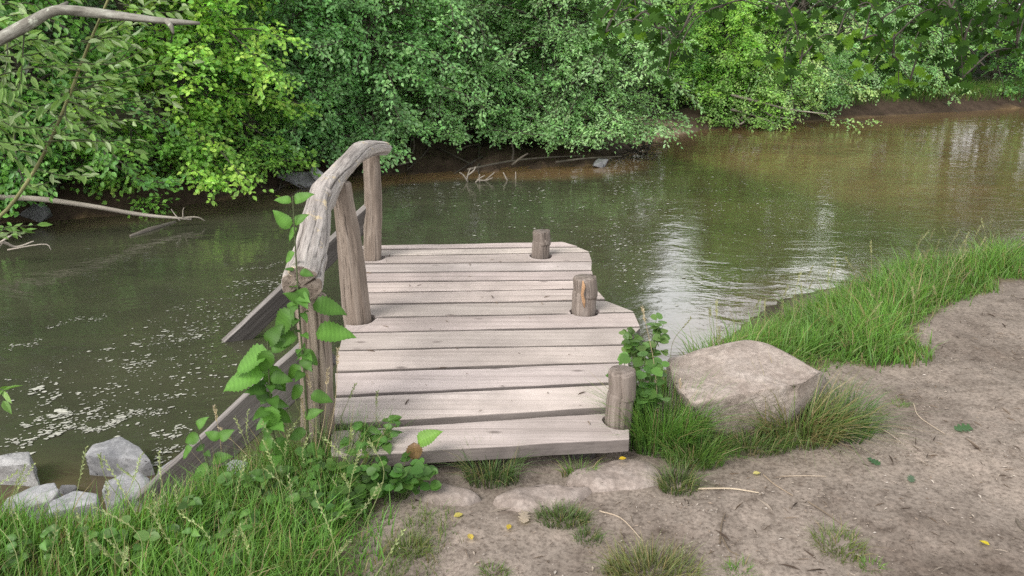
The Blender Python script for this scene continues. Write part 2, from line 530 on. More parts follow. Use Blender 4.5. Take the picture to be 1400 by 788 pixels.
# water sheet
wx = axis([(-60, -12, 2), (-12, 20, .2), (20, 92, 3)]); wy = axis([(2, 27, .2), (27, 80, 2)])
XX, YY = np.meshgrid(wx, wy); Qw = np.stack([XX.ravel(), YY.ravel()], 1)
dnw = seg_dist(Qw, near); dfw = seg_dist(Qw, far)
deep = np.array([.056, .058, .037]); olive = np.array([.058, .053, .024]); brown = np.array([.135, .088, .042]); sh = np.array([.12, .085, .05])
xr = sst(-.5, 3.5, Qw[:, 0])[:, None]
Cw = deep * (1 - xr) + olive * xr
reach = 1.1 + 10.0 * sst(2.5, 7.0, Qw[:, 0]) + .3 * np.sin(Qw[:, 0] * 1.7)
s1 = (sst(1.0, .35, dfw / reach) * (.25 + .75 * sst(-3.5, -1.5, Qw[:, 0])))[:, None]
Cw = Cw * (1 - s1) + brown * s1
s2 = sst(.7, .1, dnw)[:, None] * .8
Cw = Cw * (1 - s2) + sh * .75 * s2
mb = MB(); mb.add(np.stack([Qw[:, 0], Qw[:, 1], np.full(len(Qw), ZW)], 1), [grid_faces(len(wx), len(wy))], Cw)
tag(mb.build("water", M_water, smooth=True), kind="structure")

# ------------------------------------------------------------------ jetty
jetty = empty("jetty", P(660, 450, ZD), "weathered plank landing stage with a crooked log handrail on its left side", "jetty")
gaps = [((452, 626), (861, 601)), ((455, 584), (858, 559)), ((459, 542), (862, 523)), ((459, 508.5), (858, 495)), ((463, 479), (854, 471.5)),
        ((470, 455), (875, 447)), ((476, 434.5), (866, 427.5)), ((480, 416.5), (828, 410.5)), ((484, 400.5), (815, 395)), ((486, 386), (811, 382.5)),
        ((488, 373), (809, 370)), ((489, 361), (808.5, 357.4)), ((489, 351), (805, 345)), ((490, 341.5), (790, 337.5)), ((494, 335.5), (768, 330))]
def plank(mb, near_l, near_r, far_l, far_r, g0, g1, tint, k):
    n = 26
    t = np.linspace(0, 1, n)[:, None]
    nl, nr_, fl, fr_ = [P(a, b, ZD) for a, b in (near_l, near_r, far_l, far_r)]
    A = nl * (1 - t) + nr_ * t; B = fl * (1 - t) + fr_ * t
    sd = rng.uniform(0, 50)
    wob = lambda s, amp: np.array([amp * noise.fractal(Vector((s + u * 3.0, sd, 0)), 1, 2, 3) for u in t[:, 0]])
    A[:, 1] += g0 + np.abs(wob(sd, .012)); B[:, 1] -= g1 + np.abs(wob(sd + 30, .010))
    A[:, 2] += wob(sd + 60, .004); B[:, 2] += wob(sd + 90, .004)
    ch = .004; th = .058
    dv = norm(B - A)
    rings = [A + [0, 0, -th], A + [0, 0, -ch], A + dv * ch, A * .5 + B * .5, B - dv * ch, B + [0, 0, -ch], B + [0, 0, -th]]
    m = len(rings)
    V = np.stack(rings, 1).reshape(-1, 3)
    i = np.arange(n - 1)[:, None] * m; j = np.arange(m)[None]; jn = (j + 1) % m
    q = np.stack([i + j, i + m + j, i + m + jn, i + jn], -1).reshape(-1, 4)
    e0 = np.arange(m)[None]; e1 = ((n - 1) * m + np.arange(m))[::-1][None]
    off = rng.uniform(-30, 30, 3)
    G = np.stack([V[:, 1], V[:, 2], V[:, 0]], 1) + off
    tv_ = np.tile(np.array([.30, .36, 1, 1, 1, .36, .30]), n)[:, None] * np.asarray(tint)  # plank sides tinted dark to paint shade into the gaps
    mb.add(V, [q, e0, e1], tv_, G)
mb = MB()
gapw = [0, .024, .012, .010, .007, .007, .008, .012, .007, .009, .009, .010, .009, .012, .012, 0]
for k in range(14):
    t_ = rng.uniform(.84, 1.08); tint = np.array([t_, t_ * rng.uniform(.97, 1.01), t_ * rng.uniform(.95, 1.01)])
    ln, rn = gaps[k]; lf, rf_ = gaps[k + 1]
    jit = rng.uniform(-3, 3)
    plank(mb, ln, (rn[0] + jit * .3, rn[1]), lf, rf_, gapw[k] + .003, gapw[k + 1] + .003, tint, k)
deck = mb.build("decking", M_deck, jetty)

posts = {  # base px (on deck), top px, radius, radius top, depth
    "post_mid": ((486, 440), (466, 252), .082, .060),
    "post_far": ((508, 355), (508, 214), .066, .058)}
stubs = [((848, 580), (850, 506), .058), ((799, 429), (799, 379), .070), ((739, 352), (740, 316), .066)]
# holes in the decking around posts and stubs
def cutter(c, r):
    bm = bmesh.new()
    bmesh.ops.create_cone(bm, cap_ends=True, segments=18, radius1=r, radius2=r, depth=.6)
    for v in bm.verts:
        v.co.x *= 1 + .05 * math.sin(v.co.y * 60)
    bmesh.ops.translate(bm, verts=bm.verts, vec=Vector(c))
    me = bpy.data.meshes.new("hole"); bm.to_mesh(me); bm.free()
    o = bpy.data.objects.new("hole", me); COL.objects.link(o); return o
cuts = []
for (b, t, r) in stubs: cuts.append(cutter(P(*b, ZD) + [0.004, .015 + r * .2, 0], r + .020))
for k_, (b, t, r, r2) in posts.items(): cuts.append(cutter(P(*b, ZD) + [0.006, r * .5, 0], r + .022))
for cobj in cuts:
    md = deck.modifiers.new("b", 'BOOLEAN'); md.object = cobj; md.operation = 'DIFFERENCE'; md.solver = 'EXACT'
bpy.context.view_layer.update()
dg = bpy.context.evaluated_depsgraph_get()
nm = bpy.data.meshes.new_from_object(deck.evaluated_get(dg))
deck.modifiers.clear(); old = deck.data; deck.data = nm; nm.name = "decking"
for cobj in cuts:
    m_ = cobj.data; bpy.data.objects.remove(cobj); bpy.data.meshes.remove(m_)

# bearers below the planks
mb = MB()
def box(mb, a, b, w, h, upv=(0, 0, 1), tint=1.0, ns=8, ch=.006, wob=.003, topl=1.0):
    """board from a to b, w across, h along the up vector; a chamfered section"""
    a = np.asarray(a, float); b = np.asarray(b, float)
    d = norm(b - a); u = np.array(upv, float); u = norm(u - d * (u @ d)); s = np.cross(d, u)
    sec = [(-w/2 + ch, -h/2), (w/2 - ch, -h/2), (w/2, -h/2 + ch), (w/2, h/2 - ch), (w/2 - ch, h/2), (-w/2 + ch, h/2), (-w/2, h/2 - ch), (-w/2, -h/2 + ch)]
    V = []; G = []; CC = []; off = rng.uniform(-30, 30, 3); L = np.linalg.norm(b - a)
    for i in range(ns + 1):
        t = i / ns
        o_ = rng.uniform(-wob, wob, 2)
        for (x, y) in sec:
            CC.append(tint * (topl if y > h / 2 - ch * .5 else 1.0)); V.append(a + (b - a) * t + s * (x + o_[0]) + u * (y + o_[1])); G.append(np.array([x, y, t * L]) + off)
    m = 8; i = np.arange(ns)[:, None] * m; j = np.arange(m)[None]; jn = (j + 1) % m
    q = np.stack([i + j, i + jn, i + m + jn, i + m + j], -1).reshape(-1, 4)
    mb.add(V, [q, np.arange(m)[::-1][None], (ns * m + np.arange(m))[None]], np.array(CC)[:, None] * np.ones(3), G)
lA, lB = P(500, 600, ZD), P(520, 340, ZD); rA, rB = P(800, 596, ZD), P(745, 338, ZD)
for a_, b_ in ((lA, lB), (rA, rB), ((lA + rA) / 2, (lB + rB) / 2)):
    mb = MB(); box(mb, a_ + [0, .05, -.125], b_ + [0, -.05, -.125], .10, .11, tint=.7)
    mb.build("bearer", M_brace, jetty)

def knotty(seed, amp=.06, notch=None, nd=.35, nw=.10):
    def rf(ph, s):
        r = np.array([1 + amp * noise.fractal(Vector((math.cos(p) * 1.3 + seed, math.sin(p) * 1.3, s * 3.0)), 1, 2, 3) for p in ph])
        if notch is not None:
            for nph in notch:
                d = np.abs((ph - nph - .12 * math.sin(s * 7 + seed) + math.pi) % (2 * math.pi) - math.pi)
                r *= 1 - nd * np.exp(-(d / nw) ** 2)
        return r
    return rf
def post(name, base, top, r0, r1, mat, down=.9, seed=0, notch=(1.0, 4.0), seg=80, n=44, bulge=.0, tint=1.0, capslope=0.0):
    base = np.asarray(base, float); top = np.asarray(top, float)
    d = norm(top - base)
    lo = base - d * down
    pts = catmull([lo, base, base * .5 + top * .5 + np.array([.008, 0, 0]), top], n)
    t = np.linspace(0, 1, n)
    rad = np.interp(np.linalg.norm(pts - lo, axis=1), [0, down, down + np.linalg.norm(top - base)], [r0 * 1.02, r0, r1])
    # chamfered rim
    pts = np.vstack([pts[:-1], top - d * .008, top]); rad = np.concatenate([rad[:-1], [r1], [r1 * .90]])
    st_ = name == 'stub_post'; k1 = knotty(seed, .06 if st_ else .13, notch, .16 if st_ else .28, .045); k2 = knotty(seed + 40, .012 if st_ else .03)
    mb = MB(); tube(mb, pts, rad, seg, tint, lambda ph, s: k1(ph, s) * k2(ph * 3, s * 4))
    return mb.build(name, mat, jetty, smooth=True)
Ym = P(486, 440, ZD)[1]; Yf = P(508, 355, ZD)[1]
Pm_b = P(486, 440, ZD) + [0, .06, 0]; Pm_t = PD(466, 250, Pm_b[1])
Pf_b = P(508, 356, ZD) + [0, .05, 0]; Pf_t = PD(508, 212, Pf_b[1])
post("rail_post", Pm_b, Pm_t, .082, .056, M_post, 1.2, 2.3, (0.6, 2.2, 4.1))
post("rail_post", Pf_b, Pf_t, .064, .058, M_post, 1.4, 6.1, (1.2, 3.4))
Yn = 2.93
Pn_b = PD(437, 642, Yn); Pn_t = PD(424, 404, Yn)
post("rail_post", Pn_b, Pn_t, .073, .062, M_post, .5, 11.7, (1.9, 4.4, 5.2), tint=1.15)
for i, (b, t, r) in enumerate(stubs):
    pb = P(*b, ZD) + [0, r * .75, 0]; pt = PD(t[0], t[1], pb[1])
    o = post("stub_post", pb, pt, r * 1.02, r * .97, M_stub, 1.1, 20 + i * 7, [(4.6, 1.0), (3.9, .6), (5.2, 2.0)][i], tint=[1.0, 1.05, .88][i])
# orange bare streak on the middle stub is a split off sliver of bark
stub2 = [o for o in jetty.children if o.name.startswith("stub_post")][1]
pb = P(799, 429, ZD)
mb = MB()
sl = [PD(797 + dx, y, pb[1] - .030 - .004 * abs(dx)) for dx, y in ((0, 384), (1, 392), (-1, 402), (1, 412), (2, 421))]
tube(mb, np.array(sl), [.003, .011, .008, .010, .003], 8, (1.15, .78, .48))
mb.build("bare_streak", M_rail, stub2, smooth=True)

# handrail log
rail_px = [(413, 391, 2.76), (417, 372, 2.93), (426, 335, 3.25), (433, 298, 3.58), (441, 268, 3.90), (456, 246, 4.22), (474, 225, 4.62), (492, 208, 5.02), (511, 203, 5.35), (530, 203.5, 5.62)]
rp = catmull([PD(*a) for a in rail_px], 110)
s_ = np.linspace(0, 1, 110)
rr = np.interp(s_, [0, .03, .12, .3, .42, .47, .55, .7, .8, .9, .98, 1], [.072, .075, .072, .064, .061, .071, .058, .056, .060, .050, .045, .032])
def rail_rf(ph, s):
    r = knotty(31.0, .12)(ph, s * .8) * knotty(77.0, .03)(ph * 4, s * 4)
    for s0, p0, am in ((.30, 1.2, .14), (.75, 5.6, .12), (1.12, 2.0, .20), (1.75, .7, .16), (2.2, 1.6, .14), (1.45, 4.8, .12)):
        dp = np.abs((ph - p0 + math.pi) % (2 * math.pi) - math.pi)
        r = r + am * np.exp(-((s - s0) / .06) ** 2 - (dp / .55) ** 2)
    fade = max(0, 1 - s / 2.4)
    for nph, dep, w in ((.9, .75, .05), (2.6, .35, .05), (4.0, .6, .05), (5.4, .3, .05)):
        d = np.abs((ph - nph - .2 * math.sin(s * 4) + math.pi) % (2 * math.pi) - math.pi)
        r = r * (1 - dep * (.25 + .75 * fade) * np.exp(-(d / w) ** 2))
    return r
mb = MB(); tube(mb, rp, rr, 150, 1.0, rail_rf)
rail = mb.build("handrail", M_rail, jetty, smooth=True)
d0 = norm(rp[1] - rp[0])
mb = MB(); tube(mb, np.array([rp[0] - d0 * .004, rp[0] - d0 * .002, rp[0] + d0 * .001]), [.0685, .0712, .0716], 150, (.95, .95, .95), lambda ph, s: rail_rf(ph, 0.0), ref=(0.13, 0.2, 0.97))
ce = mb.build("cut_end", M_post, rail)
uu = norm(np.array([.13, .2, .97]) - d0 * (np.array([.13, .2, .97]) @ d0)); ww = np.cross(d0, uu); c0 = rp[0] - d0 * .0062
for a_, L_, w_ in ((.9, .056, .10), (2.7, .040, .07), (4.0, .054, .12), (5.5, .034, .06)):
    tip = lambda a, r: c0 + uu * math.cos(a) * r + ww * math.sin(a) * r
    mb = MB(); mb.add(np.array([c0 - d0 * .0004, tip(a_ - w_, L_ * .5), tip(a_ - w_ * .8, L_), tip(a_ + w_ * .8, L_ * 1.02), tip(a_ + w_, L_ * .55)]), [np.array([[0, 1, 2, 3, 4]])], (.16, .13, .11))
    mb.build("crack", M_post, ce)
mb = MB()
tube(mb, catmull([PD(443, 262, 3.86) , PD(448, 264, 3.84), PD(451, 268, 3.83)], 5), [.03, .022, .012], 12, .9, knotty(3, .1))
mb.build("branch_stump", M_rail, rail, smooth=True)

# outrigger braces
def brace(foot, head, Y, w, t_, horiz, tint, tilt=-.38):
    t_ = t_ * 1.25
    a = PD(foot[0], foot[1], Y); b = PD(head[0], head[1], Y)
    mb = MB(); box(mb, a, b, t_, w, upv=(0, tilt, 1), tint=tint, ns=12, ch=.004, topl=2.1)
    o = mb.build("brace", M_brace, jetty)
    h0 = PD(horiz[0][0], horiz[0][1], Y + t_ + .006); h1 = PD(horiz[1][0], horiz[1][1], Y + t_ + .006)
    mb = MB(); box(mb, h0, h1, .05, .09, tint=tint * .9, ns=8)
    mb.build("outrigger_beam", M_brace, jetty)
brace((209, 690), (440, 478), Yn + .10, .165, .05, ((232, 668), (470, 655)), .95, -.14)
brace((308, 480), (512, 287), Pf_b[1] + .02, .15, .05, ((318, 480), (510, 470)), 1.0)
# worn brace tops get a paler tint that paints light onto them
# ------------------------------------------------------------------ rocks
def rock(name, pts, mat, label, cat, group=None, sub=4, amp=.012, nf=6.0, bev=.02, tint=1.0, seed=0.0):
    bm = bmesh.new()
    for p in pts: bm.verts.new(Vector(p))
    r = bmesh.ops.convex_hull(bm, input=bm.verts)
    bmesh.ops.delete(bm, geom=list({g for g in r["geom_interior"] + r["geom_unused"] if isinstance(g, bmesh.types.BMVert)}), context='VERTS')
    bmesh.ops.dissolve_limit(bm, angle_limit=.12, verts=bm.verts, edges=bm.edges)
    bmesh.ops.bevel(bm, geom=list(bm.edges), offset=bev, segments=2, profile=.6, affect='EDGES', clamp_overlap=True)
    bmesh.ops.triangulate(bm, faces=bm.faces)
    for _ in range(sub):
        ed = [e for e in bm.edges if e.calc_length() > .022 * max(1, amp / .012)]
        if not ed or len(bm.verts) > 16000: break
        bmesh.ops.subdivide_edges(bm, edges=ed, cuts=1)
        bmesh.ops.triangulate(bm, faces=[f for f in bm.faces if len(f.verts) > 3])
    bm.normal_update()
    for v in bm.verts:
        c = v.co
        d = noise.fractal(c * nf + Vector((seed, seed, 0)), 1.0, 2.0, 5) * amp
        d += noise.fractal(c * nf * .35 + Vector((0, seed, 5)), 1.0, 2.0, 2) * amp * 1.5
        v.co = c + v.normal * d
    ctr = np.mean(np.array(pts), 0); ctr[2] = min(p[2] for p in pts)
    for v in bm.verts: v.co -= Vector(ctr)
    me = bpy.data.meshes.new(name); bm.to_mesh(me); bm.free()
    a = me.attributes.new("Col", 'FLOAT_COLOR', 'POINT')
    a.data.foreach_set("color", np.tile(np.array([tint, tint, tint, 1], np.float32), len(me.vertices)))
    me.polygons.foreach_set("use_smooth", np.full(len(me.polygons), True))
    me.materials.append(mat)
    o = bpy.data.objects.new(name, me); COL.objects.link(o); o.location = ctr
    return tag(o, label, cat, group)

bp = [P(912, 489, .22), P(980, 471, .27), P(1019, 465, .29), P(1042, 469, .29), P(1085, 489, .28), P(1126, 507, .26), P(1100, 523, .245),
      P(1033, 531, .235), P(990, 543, .22), P(943, 552, .20), P(921, 525, .20),
      P(1128, 548, .05), P(1112, 572, -.03), P(1060, 598, -.04), P(1000, 606, -.05), P(948, 598, -.05), P(915, 545, -.05), P(920, 515, -.05), P(1060, 500, -.05), P(1130, 520, -.05)]
rock("boulder", bp, M_boulder, "large flat topped sandstone boulder sitting in the grass right of the jetty", "boulder", None, 5, .011, 6.0, .018)

G_s = "flat stones set in the path at the jetty's front edge"
def slab(cx, cy, wx_, wy_, z, label, seed, rot=0.0, h=.07, tint=1.0):
    c = P(cx, cy, z); pts = []
    r_ = np.random.default_rng(seed)
    for a in np.linspace(0, 2 * math.pi, 9, endpoint=False):
        k = r_.uniform(.82, 1.08)
        x = math.cos(a) * wx_ * k; y = math.sin(a) * wy_ * k
        x, y = x * math.cos(rot) - y * math.sin(rot), x * math.sin(rot) + y * math.cos(rot)
        pts.append(c + [x * .72, y * .72, .006 * r_.uniform(-1, 1)]); pts.append(c + [x, y, -.016 + .006 * r_.uniform(-1, 1)]); pts.append(c + [x * 1.2, y * 1.2, -h])
    return rock("path_stone", pts, M_slab, label, "stone", G_s, 4, .008, 9, .02, tint, seed)
slab(843, 641, .21, .10, .002, "flat oval stone below the front right stub post, a yellow leaf lying on it", 3, .12)
slab(738, 674, .19, .085, -.004, "flat half buried stone in the middle before the jetty's front edge", 4, .3)
slab(602, 670, .15, .07, -.006, "small flat stone at the edge of the leafy weeds before the jetty", 5, -.15, tint=.9)

G_r = "quarry stones along the left water's edge"
def qrock(outline, zb, zt, label, seed, mat=M_grey, depth=.16, tint=1.0):
    """outline in the picture of the stone's visible silhouette; stands at the water's edge"""
    r_ = np.random.default_rng(seed)
    pts = []
    n = len(outline)
    ys = [y for _, y in outline]; ymin, ymax = min(ys), max(ys)
    for (x, y) in outline:
        t = (ymax - y) / (ymax - ymin + 1e-6)
        z = zb + (zt - zb) * min(1, t * 2.3) * .75
        pts.append(P(x + r_.uniform(-4, 4), y + r_.uniform(-3, 3), z + r_.uniform(-.035, .02)))
    c = np.mean(pts, 0)
    for p in list(pts):
        q = p.copy(); q[2] = zb - .06; q[1] += .03; pts.append(c + (q - c) * [1.02, 1.02, 1])
    return rock("rock", pts, mat, label, "rock", G_r, 4, .006, 8, .007, tint * .84, seed)
qrock([(117, 622), (130, 610), (167, 597), (190, 610), (206, 631), (190, 641), (150, 655), (125, 648)], -.58, -.36, "large grey angular rock standing at the water's edge, topmost of the left pile", 11)
qrock([(138, 668), (145, 657), (185, 643), (203, 656), (207, 672), (180, 690), (163, 698), (150, 690)], -.56, -.34, "grey rock leaning against the front of the largest grey rock", 12, tint=1.0)
qrock([(64, 700), (70, 688), (102, 673), (130, 676), (136, 688), (120, 702), (90, 716), (72, 712)], -.42, -.26, "rounded light grey rock half in the grass, lowest of the left pile", 13, tint=1.25)
qrock([(-14, 640), (-8, 622), (15, 616), (40, 615), (42, 634), (30, 643), (0, 652), (-14, 652)], -.56, -.34, "white rock lying at the left edge of the photo", 14, M_white)
qrock([(-10, 664), (-6, 655), (20, 650), (36, 646), (34, 658), (10, 668)], -.58, -.48, "thin grey slab wedged beneath the white rock", 15, tint=.9)
qrock([(0, 694), (10, 680), (45, 662), (72, 662), (84, 668), (66, 684), (40, 694), (12, 700)], -.50, -.36, "long flat light grey rock lying left of the lowest rock", 16, tint=1.2)
qrock([(76, 676), (84, 664), (104, 660), (110, 667), (92, 676)], -.56, -.46, "small dark wet stone between the flat rock and the big rock", 17, tint=.5)
qrock([(214, 652), (218, 638), (232, 629), (252, 627), (258, 640), (244, 654), (226, 660)], -.56, -.40, "pale grey stone just left of the near brace", 18, tint=1.25)
qrock([(290, 656), (296, 640), (318, 628), (340, 630), (344, 648), (330, 660)], -.55, -.40, "pale grey stone under the near brace", 19, tint=1.2)
qrock([(1376, 345), (1382, 336), (1396, 331), (1412, 334), (1412, 345), (1392, 348)], -.5, -.34, "pale rock at the far end of the right grassy bank", 20, M_white, tint=.8)

# ------------------------------------------------------------------ grass
def grass_mesh(mb, pos, h, w, lean, ldir, cb, ct, levels=4):
    n = len(pos)
    t = np.linspace(0, 1, levels)
    side = np.stack([-np.sin(ldir + .6), np.cos(ldir + .6), np.zeros(n)], 1)
    # blade faces a random way, bends over along ldir
    fa = rng.uniform(0, 2 * math.pi, n); side = np.stack([np.cos(fa), np.sin(fa), np.zeros(n)], 1)
    ld = np.stack([np.cos(ldir), np.sin(ldir), np.zeros(n)], 1)
    V = []; Cc = []
    for k, tt in enumerate(t):
        c = pos + ld * (h * lean * tt ** 2)[:, None] + np.array([0, 0, 1.0]) * (h * tt * (1 - .45 * np.clip(lean, 0, 1.2) * tt))[:, None]
        ww = w * (1 - tt ** 1.5) * (1 if k < levels - 1 else 0)
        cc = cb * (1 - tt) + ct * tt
        if k < levels - 1:
            V += [c - side * ww[:, None] * .5, c + side * ww[:, None] * .5]; Cc += [cc, cc]
        else:
            V += [c]; Cc += [cc]
    m = len(V)
    V = np.stack(V, 1).reshape(-1, 3); Cc = np.stack(Cc, 1).reshape(-1, 3)
    base = np.arange(n)[:, None] * m
    q = np.concatenate([base + np.array([[2 * k, 2 * k + 1, 2 * k + 3, 2 * k + 2]]) for k in range(levels - 2)])
    tr = base + np.array([[m - 3, m - 2, m - 1]])
    mb.add(V, [q, tr], Cc)

def scatter_poly(pl, n, dens=None):
    lo, hi = pl.min(0), pl.max(0); out = []
    cnt = 0
    while cnt < n:
        q = rng.uniform(lo, hi, (n * 2, 2)); q = q[inside(q, pl)]
        if dens is not None: q = q[rng.uniform(0, 1, len(q)) < dens(q)]
        out.append(q); cnt += len(q)
    return np.concatenate(out)[:n]

def gcol(n, base, var=.30, dry=.12):
    base = np.array(base)
    c = base * rng.uniform(1 - var, 1 + var, (n, 1)) * rng.uniform(.9, 1.1, (n, 3))
    d = rng.uniform(0, 1, n) < dry
    c[d] = np.array([.30, .25, .12]) * rng.uniform(.7, 1.2, (d.sum(), 1))
    return c

def patch_noise(Q_, s, seed): return np.array([noise.noise(Vector((q[0] * s, q[1] * s, seed))) for q in Q_])

def meadow(name, pl, n, hr, wr, base, label=None, edge=.12, dens=None, lean=(.1, .9)):
    q = scatter_poly(pl, n, dens)
    q = q + np.stack([patch_noise(q, 3.0, 3.3), patch_noise(q, 3.0, 7.7)], 1) * .10 + rng.normal(0, .035, q.shape)
    z = terrain(q, False)[0]
    ok = z > ZW - .05; q = q[ok]; z = z[ok]; n = len(q)
    e = np.clip(seg_dist(q, np.vstack([pl, pl[:1]])) / edge, .35, 1)
    pn = patch_noise(q, 2.6, 1.7)
    h = rng.uniform(*hr, n) * e * (1 + .35 * pn)
    c = gcol(n, base) * (1 + .25 * pn[:, None])
    mb = MB()
    ldir = rng.uniform(0, 2 * math.pi, n) * .6 + 2.5 * patch_noise(q, 1.1, 5.0)
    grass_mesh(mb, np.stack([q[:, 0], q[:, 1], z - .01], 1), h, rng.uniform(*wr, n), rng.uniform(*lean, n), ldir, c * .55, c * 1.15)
    return tag(mb.build(name, M_grass), label, None, None, "stuff")

meadow("meadow_grass", left_meadow, 15000, (.08, .25), (.0035, .009), (.135, .27, .05), dens=lambda q: np.clip(.35 + .8 * sst(-.2, -.8, q[:, 0]), 0, 1))
meadow("bank_grass", right_bank, 24000, (.07, .27), (.004, .010), (.125, .25, .042), dens=lambda q: np.clip(sst(.55, .8, q[:, 0]), .15, 1))

meadow("coarse_grass", right_bank, 2200, (.18, .40), (.005, .012), (.15, .25, .06), dens=lambda q: np.clip(sst(.55, .8, q[:, 0]), .15, 1), lean=(.3, 1.3))
# short turf running into the path (sparse)
turf = poly([(480, 800), (520, 730), (570, 690), (600, 690), (590, 740), (540, 800)], 0)
meadow("path_turf", turf, 900, (.03, .08), (.0025, .004), (.13, .19, .05), edge=.02)

G_t = "grass tufts growing on the trodden earth"
def tuft(px, py, r, n, hr, base, label, group=G_t, dry=.1, lean=(.2, 1.1), wr=(.0025, .005), z=None, name="grass_tuft", ey=1.0):
    c = P(px, py, 0 if z is None else z); c[2] = ground_z(c[0], c[1]) if z is None else z
    a = rng.uniform(0, 2 * math.pi, n); rad = r * np.sqrt(rng.uniform(0, 1, n))
    pos = c + np.stack([np.cos(a) * rad, np.sin(a) * rad * ey, np.full(n, -.01)], 1)
    mb = MB(); col = gcol(n, base, .25, dry)
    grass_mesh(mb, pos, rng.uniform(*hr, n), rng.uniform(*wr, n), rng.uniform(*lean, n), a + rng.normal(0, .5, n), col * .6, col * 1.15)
    return tag(mb.build(name, M_grass, origin=c), label, "grass tuft", group)
GR = (.14, .25, .05); OL = (.17, .20, .07)
tuft(672, 648, .11, 260, (.10, .24), (.10, .16, .05), "spiky grass tuft against the middle of the jetty's front edge", dry=.16, ey=.5)
tuft(790, 640, .07, 90, (.05, .13), GR, "small grass tuft between the two right hand path stones", ey=.5)
tuft(770, 700, .10, 420, (.03, .075), (.11, .16, .05), "low round grass tuft just below the middle path stone", ey=.6)
tuft(890, 775, .16, 700, (.05, .13), OL, "wide dry looking grass tuft at the bottom edge of the photo", dry=.25, ey=.6)
tuft(1148, 738, .085, 260, (.03, .085), (.14, .19, .05), "bright grass tuft on the bare path, lower right")
tuft(1193, 765, .04, 90, (.025, .05), GR, "tiny grass tuft right of and below the bright path tuft")
tuft(1012, 772, .05, 110, (.02, .06), GR, "tiny grass tuft right of the wide dry tuft")
tuft(675, 773, .045, 110, (.02, .05), (.12, .19, .04), "tiny green grass tuft at the bottom left of the path", ey=.7)
tuft(805, 725, .05, 120, (.02, .06), (.11, .17, .05), "small thin grass tuft right of the low round tuft")
tuft(1232, 545, .035, 70, (.02, .05), GR, "tiny grass tuft on the path right of the boulder")
tuft(1203, 556, .04, 60, (.02, .04), OL, "tiny olive tuft beside the boulder's right hand grass")
tuft(562, 742, .07, 220, (.03, .08), (.14, .20, .05), "yellowish tuft where the meadow meets the path", ey=.7)
G_b = "tall grass tufts around the boulder"
tuft(905, 600, .17, 900, (.16, .42), (.12, .235, .045), "tall grass tuft between the front right stub post and the boulder", G_b, .06, (.15, .9), (.003, .006), ey=.6)
tuft(950, 622, .12, 380, (.08, .22), (.12, .22, .045), "medium grass tuft at the boulder's front left foot", G_b, .12, ey=.6)
tuft(928, 655, .08, 300, (.05, .14), (.11, .16, .05), "low grass tuft spilling onto the path before the boulder", G_b, .15)
tuft(1090, 592, .18, 640, (.18, .44), (.14, .21, .06), "drooping grass tuft covering the boulder's right front corner", G_b, .40, (.2, 1.4), (.003, .0065), ey=.6)
tuft(1150, 580, .13, 520, (.12, .30), (.08, .155, .045), "dark grass tuft on the outer right side of the boulder", G_b, .08, (.3, 1.1), (.003, .006))
tuft(1020, 606, .20, 700, (.05, .17), (.11, .18, .045), "short grass tuft along the boulder's front foot", G_b, .15, ey=.35)

# grass stalks with seed heads
def stalk(mb, base, tip, bow, col, head=.10, kind=0):
    base = np.asarray(base, float); tip = np.asarray(tip, float)
    mid = (base + tip) / 2 + np.array([bow, 0, abs(bow) * .7])
    pts = catmull([base, mid, tip], 12)
    tube(mb, pts, np.linspace(.0016, .0009, 12), 4, col, cap=False)
    L = np.linalg.norm(tip - base); n = 16
    s = 1 - np.linspace(0, head / L, n)
    i = np.clip((s * 11), 0, 10.99); k = i.astype(int); f_ = (i - k)[:, None]
    p = pts[k] * (1 - f_) + pts[k + 1] * f_
    d = norm(pts[k + 1] - pts[k])
    sd = np.where(np.arange(n) % 2, 1, -1)[:, None] * norm(np.cross(d, [0, 1, 0.2]))
    instances(mb, *NARR, p, d + sd * .55 + rng.normal(0, .15, (n, 3)), rng.normal(0, 1, (n, 3)), rng.uniform(.010, .017, n), np.tile(col, (n, 1)) * rng.uniform(.85, 1.2, (n, 1)), 1.5)
mb = MB()
for (bx_, by_, tx_, ty_, bow) in [(300, 760, 245, 690, -.02), (345, 770, 470, 705, .03), (420, 720, 360, 640, .02), (385, 740, 322, 690, 0), (180, 770, 225, 672, .02), (150, 780, 105, 700, -.02),
                                  (250, 775, 350, 722, .03), (60, 780, 20, 700, 0), (460, 745, 520, 662, .02), (410, 760, 395, 650, 0), (330, 775, 300, 730, -.03), (90, 788, 170, 735, .02),
                                  (200, 788, 190, 742, 0), (500, 720, 455, 655, -.02)]:
    b_ = P(bx_, by_, -.05); b_[2] = ground_z(b_[0], b_[1])
    stalk(mb, b_, PD(tx_, ty_, b_[1] + .06), bow, np.array([.24, .27, .12]) * rng.uniform(.8, 1.2), .16)
for (bx_, by_, tx_, ty_, Y) in [(440, 640, 462, 478, 2.72), (430, 640, 420, 510, 2.7), (425, 650, 448, 505, 2.7), (300, 690, 293, 556, 2.75), (380, 690, 300, 585, 2.7), (410, 650, 412, 545, 2.7), (900, 600, 878, 420, 3.1), (915, 600, 930, 520, 3.1)]:
    b_ = PD(bx_, by_, Y)
    stalk(mb, b_, PD(tx_, ty_, Y + .03), .02, np.array([.42, .34, .22]), .07)
for k in range(70):
    q = scatter_poly(left_meadow, 1)[0]; z = ground_z(*q)
    if z < ZW + .1 or q[1] > 3.1: continue
    h = rng.uniform(.22, .40)
    stalk(mb, (q[0], q[1], z), (q[0] + rng.normal(0, .10), q[1] + rng.normal(0, .06), z + h), rng.normal(0, .04), np.array([.26, .30, .13]) * rng.uniform(.8, 1.35), rng.uniform(.07, .16))
